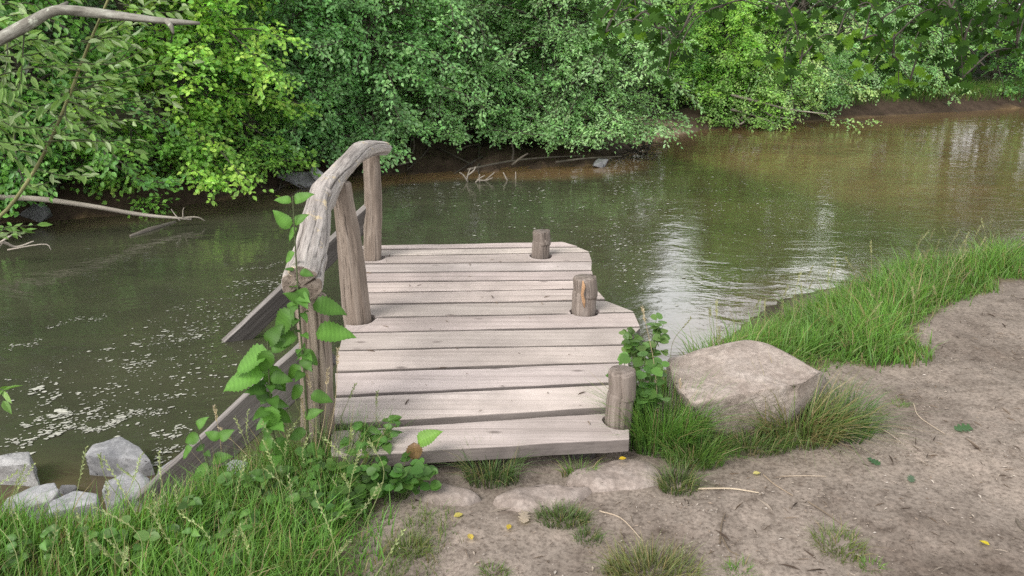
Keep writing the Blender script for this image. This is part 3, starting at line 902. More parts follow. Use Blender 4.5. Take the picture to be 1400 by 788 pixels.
for k in range(60):
    q = scatter_poly(right_bank, 1)[0]; z = ground_z(*q)
    h = rng.uniform(.30, .46)
    stalk(mb, (q[0], q[1], z), (q[0] + rng.normal(0, .08), q[1] + rng.normal(0, .05), z + h), rng.normal(0, .03), np.array([.25, .25, .12]) * rng.uniform(.7, 1.2), .08)
tag(mb.build("seed_grass", M_straw), kind="stuff")

# ------------------------------------------------------------------ leafy plants by the jetty
def px_leaf(mb, base, tip, Y, nrm_, col, tmpl, wid=1.0, dy=0.0):
    a = PD(base[0], base[1], Y); b = PD(tip[0], tip[1], Y + dy)
    L = np.linalg.norm(b - a)
    instances(mb, *tmpl, a[None], (b - a)[None], np.array([nrm_], float), [L], np.array([col]), wid)

def nettle(base, label, stems, leaves, wid=1.0, extra=12):
    o = empty("nettle", base, label, "plant", "nettles around the near handrail post")
    mb = MB()
    for pts, r in stems: tube(mb, catmull(pts, 14), np.linspace(r, r * .5, 14), 6, (.07, .085, .04), cap=False)
    mb.build("stem", M_stem, o, smooth=True)
    mb = MB()
    ax = catmull(stems[0][0], 40)
    for k in range(extra):                     # smaller leaves in opposite pairs up the stem
        p = ax[int(rng.uniform(2, 30))]; a = rng.uniform(0, 2 * math.pi)
        for sg in (0, math.pi):
            d = np.array([math.cos(a + sg), math.sin(a + sg), rng.uniform(-.6, .3)])
            instances(mb, *NETTLE, p[None] + d * .012, d[None], np.array([[0, -.5, 1.0]]) + rng.normal(0, .4, (1, 3)), [rng.uniform(.035, .085)], np.array([[.065, .15, .028]]) * rng.uniform(.6, 1.35))
    for (b, t, Y, nr_, bright) in leaves:
        c = np.array([.070, .16, .028]) * (.55 + .5 * bright) * rng.uniform(.75, 1.2)
        px_leaf(mb, b, t, Y, nr_, c, NETTLE, wid)
    mb.build("foliage", M_leaf_gloss, o, smooth=True)
    return o
U = lambda: (rng.uniform(-.4, .4), rng.uniform(-1.0, -.35), rng.uniform(.5, 1.0))
Yp = 2.78
# (base px, tip px, depth, normal, brightness)
Ltall = [((402, 276), (427, 263), Yp, U(), 1.4), ((398, 276), (374, 271), Yp, U(), 1.2), ((396, 312), (374, 286), Yp, U(), 1.3), ((402, 306), (420, 292), Yp, U(), 1.3), ((405, 312), (392, 330), Yp, U(), 1.5),
         ((428, 416), (475, 426), 2.72, (.1, -.6, .8), 1.0), ((432, 455), (486, 456), 2.72, (0, -.6, .8), 1.05), ((412, 414), (388, 398), 2.7, U(), .9), ((400, 425), (372, 462), 2.7, (-.3, -.8, .4), 1.15),
         ((405, 462), (364, 470), 2.7, (0, -.6, .8), .95), ((408, 440), (390, 440), 2.7, U(), .9), ((414, 480), (436, 500), 2.7, U(), .8), ((410, 500), (392, 520), 2.7, U(), .75),
         ((425, 540), (456, 548), 2.7, U(), .8), ((413, 528), (396, 548), 2.7, U(), .8), ((417, 570), (440, 560), 2.7, U(), 1.2), ((418, 590), (392, 600), 2.7, U(), .8), ((420, 610), (446, 622), 2.7, U(), .8),
         ((402, 345), (388, 360), Yp, U(), .9), ((410, 388), (386, 380), Yp, U(), .9)]
nettle(PD(425, 650, 2.72), "tall nettle climbing beside the near handrail post to above the rail",
       [([PD(425, 650, 2.72), PD(418, 540, 2.7), PD(410, 440, 2.70), PD(404, 340, 2.76), PD(400, 268, 2.78)], .0045)], Ltall, .95)
Lleft = [((366, 482), (314, 508), 2.66, (-.1, -.5, .85), 1.5), ((360, 512), (298, 528), 2.66, (-.1, -.5, .85), 1.45), ((368, 480), (356, 512), 2.64, (.2, -.9, .4), 1.0), ((370, 515), (400, 520), 2.66, U(), .8),
         ((370, 478), (396, 470), 2.68, U(), .9), ((374, 556), (366, 592), 2.64, (.1, -.9, .4), 1.25), ((374, 560), (398, 580), 2.66, U(), .8), ((376, 600), (350, 616), 2.66, U(), .9), ((376, 600), (396, 630), 2.66, U(), .8),
         ((368, 500), (388, 540), 2.68, U(), .75), ((372, 540), (352, 552), 2.68, U(), .7), ((378, 640), (352, 655), 2.66, U(), .9), ((377, 630), (402, 655), 2.66, U(), .9), ((366, 470), (384, 444), 2.68, U(), .9)]
nettle(PD(380, 668, 2.66), "nettle with large pale leaves reaching left over the near brace",
       [([PD(380, 668, 2.66), PD(373, 580, 2.66), PD(368, 520, 2.66), PD(366, 466, 2.68)], .0045)], Lleft, 1.0, 14)
Lsmall = [((300, 600), (280, 590), 2.7, U(), 1.2), ((300, 600), (318, 588), 2.7, U(), 1.2), ((272, 596), (250, 606), 2.72, U(), 1.1), ((262, 612), (246, 628), 2.72, U(), 1.1), ((270, 585), (282, 570), 2.72, U(), 1.2),
          ((290, 630), (316, 622), 2.7, U(), 1.1), ((288, 640), (262, 648), 2.7, U(), 1.1), ((282, 660), (310, 668), 2.7, U(), 1.0)]
nettle(PD(292, 690, 2.7), "low nettle sprouting in front of the near brace",
       [([PD(292, 690, 2.7), PD(286, 640, 2.7), PD(268, 585, 2.72)], .003)], Lsmall, 1.05, 4)

def weed(base, n, spread, h, ls, col, tmpl, label, group=None, name="weed", droop=.3, mat=None, ey=.6):
    o = empty(name, base, label, "plant", group)
    mb = MB(); ml = MB()
    base = np.asarray(base, float)
    for k in range(n):
        a = rng.uniform(0, 2 * math.pi); r = spread * math.sqrt(rng.uniform(0, 1))
        p0 = base + [math.cos(a) * r * .3, math.sin(a) * r * .3 * ey, 0]
        p2 = base + [math.cos(a) * r, math.sin(a) * r * ey, h * rng.uniform(.35, 1.0)]
        p1 = (p0 + p2) / 2 + [0, 0, h * .15]
        pts = catmull([p0, p1, p2], 6)
        tube(mb, pts, np.linspace(.002, .0012, 6), 4, (.10, .14, .05), cap=False)
        m = rng.integers(3, 6)
        pos = np.concatenate([pts[rng.integers(2, 6, m - 1)], pts[-1:]])
        aa = rng.uniform(0, 2 * math.pi, m)
        d = np.stack([np.cos(aa), np.sin(aa), rng.uniform(-droop, .4, m)], 1)
        nr_ = np.array([0, -.45, 1.0]) + rng.normal(0, .35, (m, 3))
        c = np.array(col) * rng.uniform(.7, 1.35, (m, 1)) * rng.uniform(.92, 1.08, (m, 3))
        instances(ml, *tmpl, pos, d, nr_, rng.uniform(.65, 1.2, m) * ls, c)
    mb.build("stem", M_stem, o, smooth=True); ml.build("foliage", mat or M_leaf, o, smooth=True)
    return o
G_b2 = 'tall grass tufts at the near handrail post'
G_w = "leafy weeds at the jetty's left front corner"
def gp(px, py, z=0.0):
    c = P(px, py, z); c[2] = ground_z(c[0], c[1]); return c
weed(gp(540, 672), 34, .16, .16, .048, (.075, .17, .035), ROUND, "clump of round leaved weeds at the jetty's front left corner", G_w)
weed(gp(510, 640), 16, .13, .24, .060, (.085, .18, .04), NETTLE, "taller toothed leaved weed before the first plank", G_w)
weed(gp(470, 690), 22, .15, .15, .045, (.08, .17, .035), ROUND, "dense leafy weed inside the tall grass left of the round leaved clump", G_w)
weed(gp(400, 700), 20, .20, .20, .050, (.075, .16, .035), NETTLE, "leafy weed growing in front of the tall nettle", G_w)
weed(gp(875, 585), 30, .13, .38, .050, (.10, .20, .05), ROUND, "bindweed like vine climbing between the front right stub post and boulder", None, "vine", .5)
weed(PD(878, 520, 3.35), 26, .10, .30, .045, (.12, .21, .06), ROUND, "light green shoots rising behind the front right stub post", None, "vine", .5)
for k, (x_, y_, lab_) in enumerate([(60, 768, "leafy weed in the meadow grass below the white rock"), (165, 772, "leafy weed in the meadow grass below the rounded rock"), (255, 745, "leafy weed in the meadow grass at the near brace's foot"),
                       (330, 735, "broad leaved weed in the meadow grass under the near brace"), (345, 690, "weed growing against the near brace's lower beam"), (450, 720, "broad leaved weed in the middle of the meadow grass"),
                       (300, 780, "broad leaved weed at the bottom edge of the photo"), (425, 668, "weed crowding the foot of the near handrail post")]):
    weed(gp(x_, y_), 8, .13, .17, .045, [(.10, .20, .05), (.12, .23, .06), (.085, .17, .045)][k % 3], [NETTLE, ROUND, LEAF][k % 3], lab_, "weeds in the meadow grass")
tuft(437, 655, .20, 420, (.18, .42), (.13, .23, .06), "tall grass tuft around the near handrail post's foot", G_b2, .22, (.1, .7), (.002, .0045), ey=.5)
tuft(345, 700, .16, 320, (.15, .34), (.13, .23, .06), "tall grass tuft in front of the near brace", G_b2, .2, (.1, .8), (.002, .0045), ey=.5)
# the single bright leaf and the brown leaf at the plank's edge
o = empty("seedling", PD(566, 640, 2.72), "seedling with one bright leaf and one brown leaf before the first plank", "plant")
mb = MB(); tube(mb, catmull([PD(566, 650, 2.72), PD(566, 620, 2.72), PD(572, 606, 2.72)], 6), .0014, 4, (.14, .15, .06), cap=False); mb.build("stem", M_stem, o)
mb = MB(); px_leaf(mb, (571, 606), (602, 588), 2.72, (-.2, -.7, .8), (.13, .25, .05), NETTLE, 1.0); mb.build("leaf", M_leaf_gloss, o)
mb = MB(); px_leaf(mb, (566, 606), (568, 634), 2.71, (.1, -1, .3), (.20, .125, .075), NETTLE, 1.1); tag(mb.build("leaf", M_leaf, o), "brown withered leaf")

# ------------------------------------------------------------------ litter on the path
mb = MB()
path_poly = poly([(500, 800), (560, 720), (640, 690), (860, 668), (960, 650), (1160, 600), (1240, 515), (1290, 440), (1400, 395), (1560, 380), (1600, 900), (480, 900)], 0)
n = 5200
q = scatter_poly(path_poly, n, lambda q: np.clip(.35 + 1.2 * patch_noise(q, 2.2, 8.0) + .35 * sst(1.6, .4, q[:, 0]), .05, 1)); z = np.empty(n)
zz = terrain(q)[0]
a = rng.uniform(0, 2 * math.pi, n)
d = np.stack([np.cos(a), np.sin(a), rng.normal(0, .15, n)], 1)
pal = np.array([(.42, .36, .30), (.52, .46, .40), (.30, .24, .19), (.20, .15, .11), (.12, .09, .07), (.55, .50, .45)])
ci = rng.choice(6, n, p=[.26, .10, .26, .20, .12, .06])
instances(mb, *DIAM, np.stack([q[:, 0], q[:, 1], zz + .006], 1), d, np.array([0, 0, 1.0]) + rng.normal(0, .3, (n, 3)), rng.gamma(2.2, .0029, n) + .0025, pal[ci] * .9, rng.uniform(.4, 1.2))
# fine straw
n = 600
q = scatter_poly(path_poly, n); zz = terrain(q)[0]; a = rng.uniform(0, 2 * math.pi, n)
d = np.stack([np.cos(a), np.sin(a), rng.normal(0, .05, n)], 1)
instances(mb, *NARR, np.stack([q[:, 0], q[:, 1], zz + .008], 1), d, np.array([0, 0, 1.0]) + rng.normal(0, .2, (n, 3)), rng.gamma(2.5, .011, n) + .008, pal[rng.choice([0, 2, 3, 4], n)] * .8, .25)
# bits on the deck
deckpoly = np.array([P(a_, b_, ZD)[:2] for a_, b_ in ((470, 600), (850, 585), (850, 440), (800, 380), (770, 340), (500, 345))])
n = 60
q = scatter_poly(deckpoly, n); a = rng.uniform(0, 2 * math.pi, n)
d = np.stack([np.cos(a), np.sin(a), np.zeros(n)], 1)
instances(mb, *NARR, np.stack([q[:, 0], q[:, 1], np.full(n, ZD + .006)], 1), d, np.array([0, 0, 1.0]) + rng.normal(0, .1, (n, 3)), rng.gamma(2, .012, n) + .008, pal[rng.integers(2, 5, n)], .5)
tag(mb.build("leaf_litter", M_litter), kind="stuff")

def fallen(px, py, size, ang, col, tmpl, label, name="fallen_leaf", z=None, group="fallen leaves lying on the path"):
    c = P(px, py, .0 if z is None else z)
    c[2] = terrain(c[None, :2])[0][0] + .012 if z is None else z
    mb = MB(); d = np.array([[math.cos(ang), math.sin(ang), .05]])
    instances(mb, *tmpl, c[None], d, np.array([[.1, -.2, 1.0]]), [size], np.array([col]))
    tag(mb.build(name, M_leaf, origin=c), label, "leaf", group)
fallen(1306, 583, .085, .2, (.07, .15, .06), OAK, "green lobed leaf lying on the path at the right, largest of the green ones")
fallen(1204, 630, .06, 2.0, (.06, .14, .06), OAK, "small green leaf on the path below the boulder's right side")
fallen(1246, 652, .05, 1.0, (.09, .15, .09), OAK, "pale green curled leaf on the bare path")
fallen(846, 628, .035, .3, (.60, .42, .03), LEAF, "yellow leaf lying on the flat oval stone", z=.022)
fallen(694, 716, .035, 1.3, (.55, .42, .06), LEAF, "yellow leaf left of the low round tuft")
fallen(645, 733, .04, 1.9, (.58, .45, .10), LEAF, "curled yellow leaf at the left side of the path")
fallen(1354, 742, .035, 2.2, (.60, .50, .04), LEAF, "bright yellow leaf at the lower right corner of the path")
fallen(716, 708, .07, 1.5, (.45, .38, .31), OAK, "dry pale oak leaf below the middle path stone")
fallen(1030, 640, .035, .2, (.55, .50, .20), LEAF, "pale yellow leaf before the boulder's tufts")
fallen(620, 700, .04, .5, (.50, .44, .12), LEAF, "yellow leaf near the weeds at the path's left edge")

def twig_thing(pts_px, r, label, col=(1, 1, 1), mat=None, name="twig", group="twigs lying on the path", z0=None, forks=()):
    pts = []
    for (x, y) in pts_px:
        c = P(x, y, 0 if z0 is None else z0)
        if z0 is None: c[2] = terrain(c[None, :2])[0][0] + r + .004
        pts.append(c)
    mb = MB(); tube(mb, catmull(pts, 14), np.linspace(r, r * .55, 14), 6, col)
    tag(mb.build(name, mat or M_drift, origin=pts[0]), label, "twig", group)
twig_thing([(1250, 545), (1256, 560), (1272, 573), (1293, 588)], .003, "thin pale bent twig lying left of the green lobed leaf", (1.3, 1.2, 1.1))
twig_thing([(985, 735), (987, 712), (992, 698)], .004, "dark twig pointing away at the bottom of the path", (.4, .35, .3))
twig_thing([(988, 728), (998, 745), (1012, 752)], .004, "short dark twig touching the pointing twig's near end", (.4, .35, .3))
twig_thing([(1106, 680), (1130, 695), (1153, 713)], .0035, "dark straight twig in the middle of the path", (.45, .4, .35))
twig_thing([(955, 662), (1000, 664), (1038, 669)], .004, "pale straw coloured twig before the boulder", (1.3, 1.2, 1.05))
twig_thing([(1045, 640), (1060, 655), (1085, 670)], .003, "thin brown twig right of the straw coloured twig", (.8, .7, .6))
twig_thing([(1068, 642), (1100, 643), (1130, 645)], .002, "very thin pale twig lying level on the path", (1.2, 1.1, 1.0))
twig_thing([(1205, 580), (1220, 590), (1232, 598)], .0025, "short pale twig left of the bent twig", (1.1, 1.0, .95))
twig_thing([(1392, 702), (1398, 712), (1408, 718)], .006, "dark knobbly twig at the right edge of the photo", (.4, .38, .36))
twig_thing([(820, 690), (850, 702), (880, 730)], .003, "pale thin twig above the wide dry tuft", (1.1, 1.0, .9))

# ------------------------------------------------------------------ foam on the river
def flecks(mb, pos, size):
    n = len(pos); k = 7
    a = np.linspace(0, 2 * math.pi, k, endpoint=False)[None] + rng.uniform(0, 1, (n, 1))
    r = size[:, None] * rng.uniform(.55, 1.1, (n, k))
    st = rng.uniform(1.0, 2.2, (n, 1)); th = rng.normal(.35, .25, (n, 1))
    x = np.cos(a) * r * st; y = np.sin(a) * r
    X = x * np.cos(th) - y * np.sin(th); Y = x * np.sin(th) + y * np.cos(th)
    V = np.stack([pos[:, 0:1] + X, pos[:, 1:2] + Y, np.broadcast_to(ZW + rng.uniform(.003, .008, (n, 1)), (n, k))], -1).reshape(-1, 3)
    mb.add(V, [(np.arange(n)[:, None] * k + np.arange(k)[None])], np.repeat(rng.uniform(.6, 1.05, (n, 1)), k, 0) * np.array([1, 1, .97]))
mb = MB()
def wpoly(p): return np.array([P(a, b, ZW)[:2] for a, b in p])
def fill(p, n, smin, smax, cl=2.0, seed=1.0, thr=.08):
    pl = wpoly(p)
    q = scatter_poly(pl, n, lambda q: np.clip(.12 + 1.6 * np.clip(patch_noise(q @ np.array([[.85, -.5], [.5, .85]]) * [1.0, 2.4], cl, seed) - thr, 0, 1), .02, 1))
    flecks(mb, q, smin * (smax / smin) ** (rng.uniform(0, 1, len(q)) ** 2.2))
fill([(-40, 650), (0, 520), (120, 480), (260, 410), (360, 400), (330, 480), (300, 560), (240, 620), (120, 600)], 620, .003, .014, 2.4, 2.0, .12)
fill([(120, 560), (180, 470), (330, 380), (420, 370), (340, 440), (280, 540)], 300, .004, .014, 1.6, 5.0)
fill([(760, 330), (800, 260), (900, 235), (1080, 250), (1120, 330), (1040, 390), (960, 420), (860, 420), (800, 350)], 520, .004, .015, 1.3, 3.0, .12)
fill([(820, 350), (840, 250), (910, 240), (930, 330), (880, 400)], 260, .005, .018, 1.6, 4.0, .15)
fill([(540, 320), (560, 250), (760, 240), (840, 330)], 160, .006, .016, .8, 6.0)
fill([(1280, 175), (1330, 162), (1420, 162), (1420, 190), (1340, 188)], 120, .010, .035, .8, 7.0)
def streak(p0, p1, n, wid, smin, smax):
    a, b = P(*p0, ZW)[:2], P(*p1, ZW)[:2]
    t = rng.beta(1.3, 1.3, n)[:, None]
    d = norm(b - a); nn = np.array([-d[1], d[0]])
    off = wid * rng.normal(0, 1, (n, 1)) + .05 * np.sin(t * 9 + p0[0])
    q = a + (b - a) * t + nn * off
    flecks(mb, q, smin * (smax / smin) ** (rng.uniform(0, 1, n) ** 1.6))
streak((62, 598), (180, 575), 90, .018, .004, .016)
streak((75, 572), (92, 562), 22, .012, .006, .024)
streak((70, 574), (30, 580), 30, .012, .004, .012)
streak((65, 588), (120, 560), 60, .03, .004, .012)
streak((95, 590), (160, 545), 70, .028, .003, .014)
streak((110, 588), (235, 556), 120, .030, .003, .014)
streak((40, 535), (60, 533), 16, .012, .008, .02)
streak((75, 555), (60, 535), 26, .03, .004, .016)
streak((215, 600), (260, 585), 50, .03, .004, .014)
streak((0, 610), (70, 596), 60, .03, .004, .013)
streak((175, 510), (210, 485), 36, .03, .004, .013)
streak((60, 447), (145, 432), 60, .03, .003, .009)
streak((5, 480), (60, 465), 50, .03, .003, .009)
streak((320, 372), (390, 360), 60, .03, .003, .008)
streak((190, 640), (250, 610), 80, .05, .004, .012)
tag(mb.build("foam", M_foam), kind="stuff")

# ------------------------------------------------------------------ trees
def rotz(v, a):
    c, s = np.cos(a), np.sin(a)
    return np.stack([v[..., 0] * c - v[..., 1] * s, v[..., 0] * s + v[..., 1] * c, v[..., 2]], -1)

FOL = 2.75
def make_tree(name, label, base, H, spread, pal, leaf=.07, nlow=40, nhigh=14, tw=20, tmpl=DIAM, group=None, zlow=-.1, zmid=2.9, out_az=None,
              droop=.38, dense=.031, trunk_r=.07, stems=3, wid=1.0, cat="tree", face=.75, elev=(-.45, .9), roots=0, zfloor=.40):
    base = np.asarray(base, float)
    o = empty(name, base, label, cat, group)
    if out_az is None: out_az = math.atan2(-base[1], -base[0])     # towards the camera / river
    outv = np.array([math.cos(out_az), math.sin(out_az), 0])
    mbT = MB(); P_, D_, N_, S_, C_, TW = [], [], [], [], [], []
    pal = np.asarray(pal, float) * FOL
    trunks = []
    for k in range(stems):
        a = out_az + rng.normal(0, 1.0); ln = rng.uniform(.05, .30) if stems > 1 else .06
        top = base + np.array([math.cos(a) * ln * H * .6, math.sin(a) * ln * H * .6, H * rng.uniform(.82, 1.0)])
        mid = (base + top) / 2 + np.array([*rng.normal(0, .15, 2), 0])
        st = base + np.array([*rng.normal(0, .12 if stems > 1 else 0, 2), -.25])
        pts = catmull([st, base * .75 + mid * .25 + np.array([*rng.normal(0, .08, 2), 0]), mid, top], 14)
        trunks.append(pts)
        tube(mbT, pts, np.linspace(trunk_r, trunk_r * .2, 14), 8, 1.0, cap=False)
    for k in range(nlow + nhigh):
        low = k < nlow
        pts = trunks[k % stems]
        z0 = base[2] + (rng.uniform(zlow, zmid) if low else rng.uniform(zmid * .8, H * .98))
        i = min(int(np.searchsorted(pts[:, 2], z0)), len(pts) - 1)
        p0 = pts[i]
        a = out_az + (rng.normal(0, 1.15) if low else rng.uniform(-math.pi, math.pi))
        hfrac = np.clip((z0 - base[2]) / H, 0, 1)
        L = spread * rng.uniform(.45, 1.0) * (1.0 if low else (1.05 - .75 * hfrac))
        el = rng.uniform(*elev) if low else rng.uniform(.1, .9)
        nb = 7; t = np.linspace(0, 1, nb)
        hd = np.array([math.cos(a), math.sin(a), 0])
        bp_ = p0 + hd * (L * t * math.cos(el * .8))[:, None] + np.array([0, 0, 1.0]) * (L * (math.sin(el) * t - droop * rng.uniform(.5, 1.1) * t ** 2))[:, None]
        bp_ += np.cumsum(rng.normal(0, .02 * L, (nb, 3)), 0) * .6
        bp_[:, 2] = np.maximum(bp_[:, 2], ZW + zfloor + .12 * rng.uniform())
        tube(mbT, bp_, np.linspace(.022 if low else .03, .005, nb) * (trunk_r / .07) ** .5, 5, .9, cap=False)
        bshade = rng.uniform(.78, 1.22)
        lsz = leaf * (1.0 if low else 2.1)
        ntw = tw if low else max(6, tw // 2)
        for j in range(ntw):
            tt = 1.0 - .82 * rng.uniform() ** 1.3
            ii = min(int(tt * (nb - 1)), nb - 2); ff = tt * (nb - 1) - ii
            q0 = bp_[ii] * (1 - ff) + bp_[ii + 1] * ff
            bd = norm(bp_[ii + 1] - bp_[ii])
            ang = rng.choice([-1, 1]) * rng.uniform(.3, 1.2)
            td = rotz(bd, ang); td[2] = td[2] * .5 + rng.normal(-.08, .28); td = norm(td)
            TL = rng.uniform(.22, .55) * (1.15 - .5 * tt) * (1.0 if low else 1.6) * (leaf / .07) ** .5
            m = max(4, int(TL / (dense * (1 if low else 2.2))))
            s = np.linspace(.08, 1, m)[:, None]
            sag = np.array([0, 0, -1.0]) * (TL * .14 * s ** 2)
            pp = q0 + td * TL * s + sag
            if low: TW.append(np.stack([q0, q0 + td * TL * .5 - [0, 0, TL * .035], q0 + td * TL - [0, 0, TL * .14]]))
            sg = np.where(np.arange(m) % 2, 1.0, -1.0)
            ld = rotz(np.repeat(td[None], m, 0), sg * rng.uniform(.5, 1.1, m)); ld[:, 2] += rng.normal(-.18, .3, m)
            nr_ = np.array([0, 0, 1.0]) * rng.uniform(.4, 1.0) + outv * face + rng.normal(0, .42, (m, 3))
            ci = pal[rng.integers(0, len(pal))] * bshade * rng.uniform(.82, 1.2)
            P_.append(pp + rng.normal(0, .028, (m, 3))); D_.append(ld); N_.append(nr_)
            S_.append(lsz * rng.uniform(.65, 1.2, m)); C_.append(ci * rng.uniform(.78, 1.25, (m, 1)) * rng.uniform(.94, 1.06, (m, 3)))
    if TW: tubes(mbT, np.stack(TW), [.004, .003, .0015], 3, .9)
    mbT.build("trunk", M_bark, o, smooth=True)
    if roots:
        for k in range(roots):
            mr = MB()
            a = out_az + rng.normal(0, .7)
            p = base + np.array([math.cos(a), math.sin(a), 0]) * .3 + np.array([*rng.normal(0, .5, 2), 0])
            e = p + np.array([math.cos(a) * rng.uniform(.6, 1.4), math.sin(a) * rng.uniform(.6, 1.4), 0]); e[2] = ZW - .03
            p[2] = ground_z(p[0], p[1]) + .02
            m_ = (p + e) / 2; m_[2] = max(m_[2], ground_z(m_[0], m_[1]) + .05)
            tube(mr, catmull([p, m_ + rng.normal(0, .06, 3), e], 8), np.linspace(.022, .008, 8), 5, .8, cap=False)
            mr.build("root", M_bark, o, smooth=True)
    mbL = MB()
    instances(mbL, *tmpl, np.concatenate(P_), np.concatenate(D_), np.concatenate(N_), np.concatenate(S_), np.concatenate(C_), wid)
    mbL.build("crown", M_leaf, o)
    return o, sum(len(p) for p in P_)

fpx = [a for a, b in far_px]; fpy = [b for a, b in far_px]
def bank(px, off):
    p = P(px, float(np.interp(px, fpx, fpy)), ZW)
    d = norm(np.array([p[0], p[1], 0])); q = p + d * off
    q[2] = ground_z(q[0], q[1]); return q
MID = [(.055, .125, .028), (.075, .155, .032), (.045, .10, .03)]
YEL = [(.118, .200, .034), (.096, .175, .034), (.080, .158, .032), (.145, .220, .042)]
BLU = [(.072, .148, .054), (.090, .172, .066), (.062, .122, .048)]
GRY = [(.105, .180, .078), (.085, .155, .060), (.135, .205, .105)]
DRK = [(.03, .075, .022), (.04, .09, .028)]
PAL_ = [(.12, .18, .06), (.10, .165, .055), (.15, .20, .085)]
G_f = "bushes and trees along the far bank"
total = 0
specs = [
 # px, off, H, spread, palette, leaf, nlow, nhigh, twigs, label, kwargs
 (340, .4, 1.9, 1.1, YEL[1:3] + MID[:1], .065, 34, 0, 20, "low yellow green shrub between the maple and the bluish bush", dict(zmid=1.5, stems=3, trunk_r=.03)),
 (455, .7, 1.9, 1.2, BLU, .058, 34, 0, 20, "low bluish shrub under the bluish green bush", dict(zmid=1.5, stems=3, trunk_r=.03)),
 (15, .3, 1.7, 1.0, MID, .070, 34, 0, 18, "low dark shrub at the left edge behind the pale fallen branch", dict(zmid=1.3, stems=3, trunk_r=.03)),
 (570, 2.0, 2.0, 1.2, GRY[:2], .056, 36, 0, 20, "low grey green shrub at the back of the mud shelf", dict(zmid=1.6, stems=3, trunk_r=.03)),
 (690, 2.4, 2.2, 1.4, GRY, .056, 40, 0, 20, "low shrub with pale leaves in the middle above the mud shelf", dict(zmid=1.8, stems=3, trunk_r=.03)),
 (930, 2.5, 2.2, 1.3, MID + YEL[2:3], .065, 40, 0, 18, "low green shrub directly behind the sandbar", dict(zmid=1.8, stems=3, trunk_r=.03)),
 (1015, .5, 2.2, 1.6, YEL[2:3] + PAL_[:2], .07, 44, 0, 20, "low light green shrub hanging to the water beneath the hornbeam", dict(zmid=1.7, stems=3, trunk_r=.03)),
 (1110, 1.6, 2.4, 1.7, GRY + MID[:1], .075, 40, 0, 18, "low grey green shrub right of the pale flowering bush", dict(zmid=1.8, stems=3, trunk_r=.03)),
 (-330, 1.0, 6.0, 2.2, MID, .075, 20, 14, 16, "dark green bush beyond the left edge of the photo on the far bank", {}),
 (-90, .4, 6.0, 2.0, MID, .075, 44, 14, 20, "mid green bush at the far left of the far bank", dict(tmpl=LEAF)),
 (75, .4, 5.5, 1.7, MID, .075, 56, 14, 22, "broad leaved green bush on the far bank behind the pale fallen branch", dict(tmpl=LEAF)),
 (262, .7, 6.0, 1.9, YEL, .070, 74, 12, 24, "bright yellow green maple bush at the left of the far bank", dict(tmpl=LEAF, wid=1.25)),
 (165, .3, 1.2, .9, [(.085, .17, .03), (.07, .15, .03)], .070, 12, 0, 14, "small bright low shrub hanging to the water under the maple", dict(zmid=.9, stems=2, trunk_r=.02)),
 (405, .8, 6.5, 1.9, BLU, .076, 60, 14, 22, "dark bluish green bush right of the yellow green maple", {}),
 (520, .9, 7.0, 2.2, BLU + GRY[:1], .074, 70, 16, 24, "tall bluish green elder behind the handrail's far end", {}),
 (625, 1.6, 7.5, 2.4, GRY[:2] + BLU[1:2] , .070, 74, 16, 24, "grey green spreading tree hanging over the mud shelf", {}),
 (735, 2.6, 8.0, 2.2, DRK, .065, 50, 16, 20, "dark green tree in the shaded gap left of the willow", {}),
 (770, 1.3, 3.2, 1.8, GRY, .064, 60, 8, 24, "low grey green willow bush above the mud shelf", dict(tmpl=NARR, wid=1.7)),
 (805, 1.2, 4.4, 1.9, GRY + [(.12, .19, .09)], .062, 84, 10, 26, "round silvery willow bush beside the sandbar", dict(tmpl=NARR, wid=1.8)),
 (990, 1.8, 4.4, 2.3, YEL[0:2] + [(.105, .20, .04)], .075, 74, 10, 24, "yellow green hornbeam in flat layers right of the sandbar", dict(elev=(.1, .6), droop=.45)),
 (1055, .8, 3.6, 2.6, PAL_ + GRY[:1], .070, 60, 6, 22, "pale flowering bush leaning low over the water at right", dict(droop=.45)),
 (1165, 3.0, 4.6, 2.6, GRY + BLU[:1], .080, 60, 14, 20, "grey green tree behind the pale flowering bush", dict(zlow=.4)),
 (1235, 3.0, 6.2, 2.4, GRY + PAL_[:1], .075, 64, 34, 22, "silvery grey willow above the grassy part of the far bank", dict(zlow=.5, tmpl=NARR, wid=1.8)),
 (1350, 3.2, 7.5, 2.8, DRK + MID, .085, 60, 40, 20, "dark green bush at the right end of the far bank", dict(zlow=.3)),
 (1480, 3.0, 7.5, 3.0, MID, .09, 40, 40, 18, "mid green bush beyond the right edge of the photo", {}),
 (1680, 3.5, 8.0, 3.4, MID, .10, 26, 36, 14, "green tree far right beyond the photo's edge", {}),
]
for (px, off, H, sp, pal, lf, nl, nh, tw, lab, kw) in specs:
    k2 = dict(zfloor=.12 if px in (165, 990, 1015, 1055) else (.55 if 560 < px < 800 else .42), roots=14 if px in (405, 625, 1165, 1235, 1350, 1055) else 0); k2.update(kw)
    _, c_ = make_tree("bank_bush", lab, bank(px, off), H, sp, pal, lf, nl, nh, tw, group=G_f, **k2); total += c_
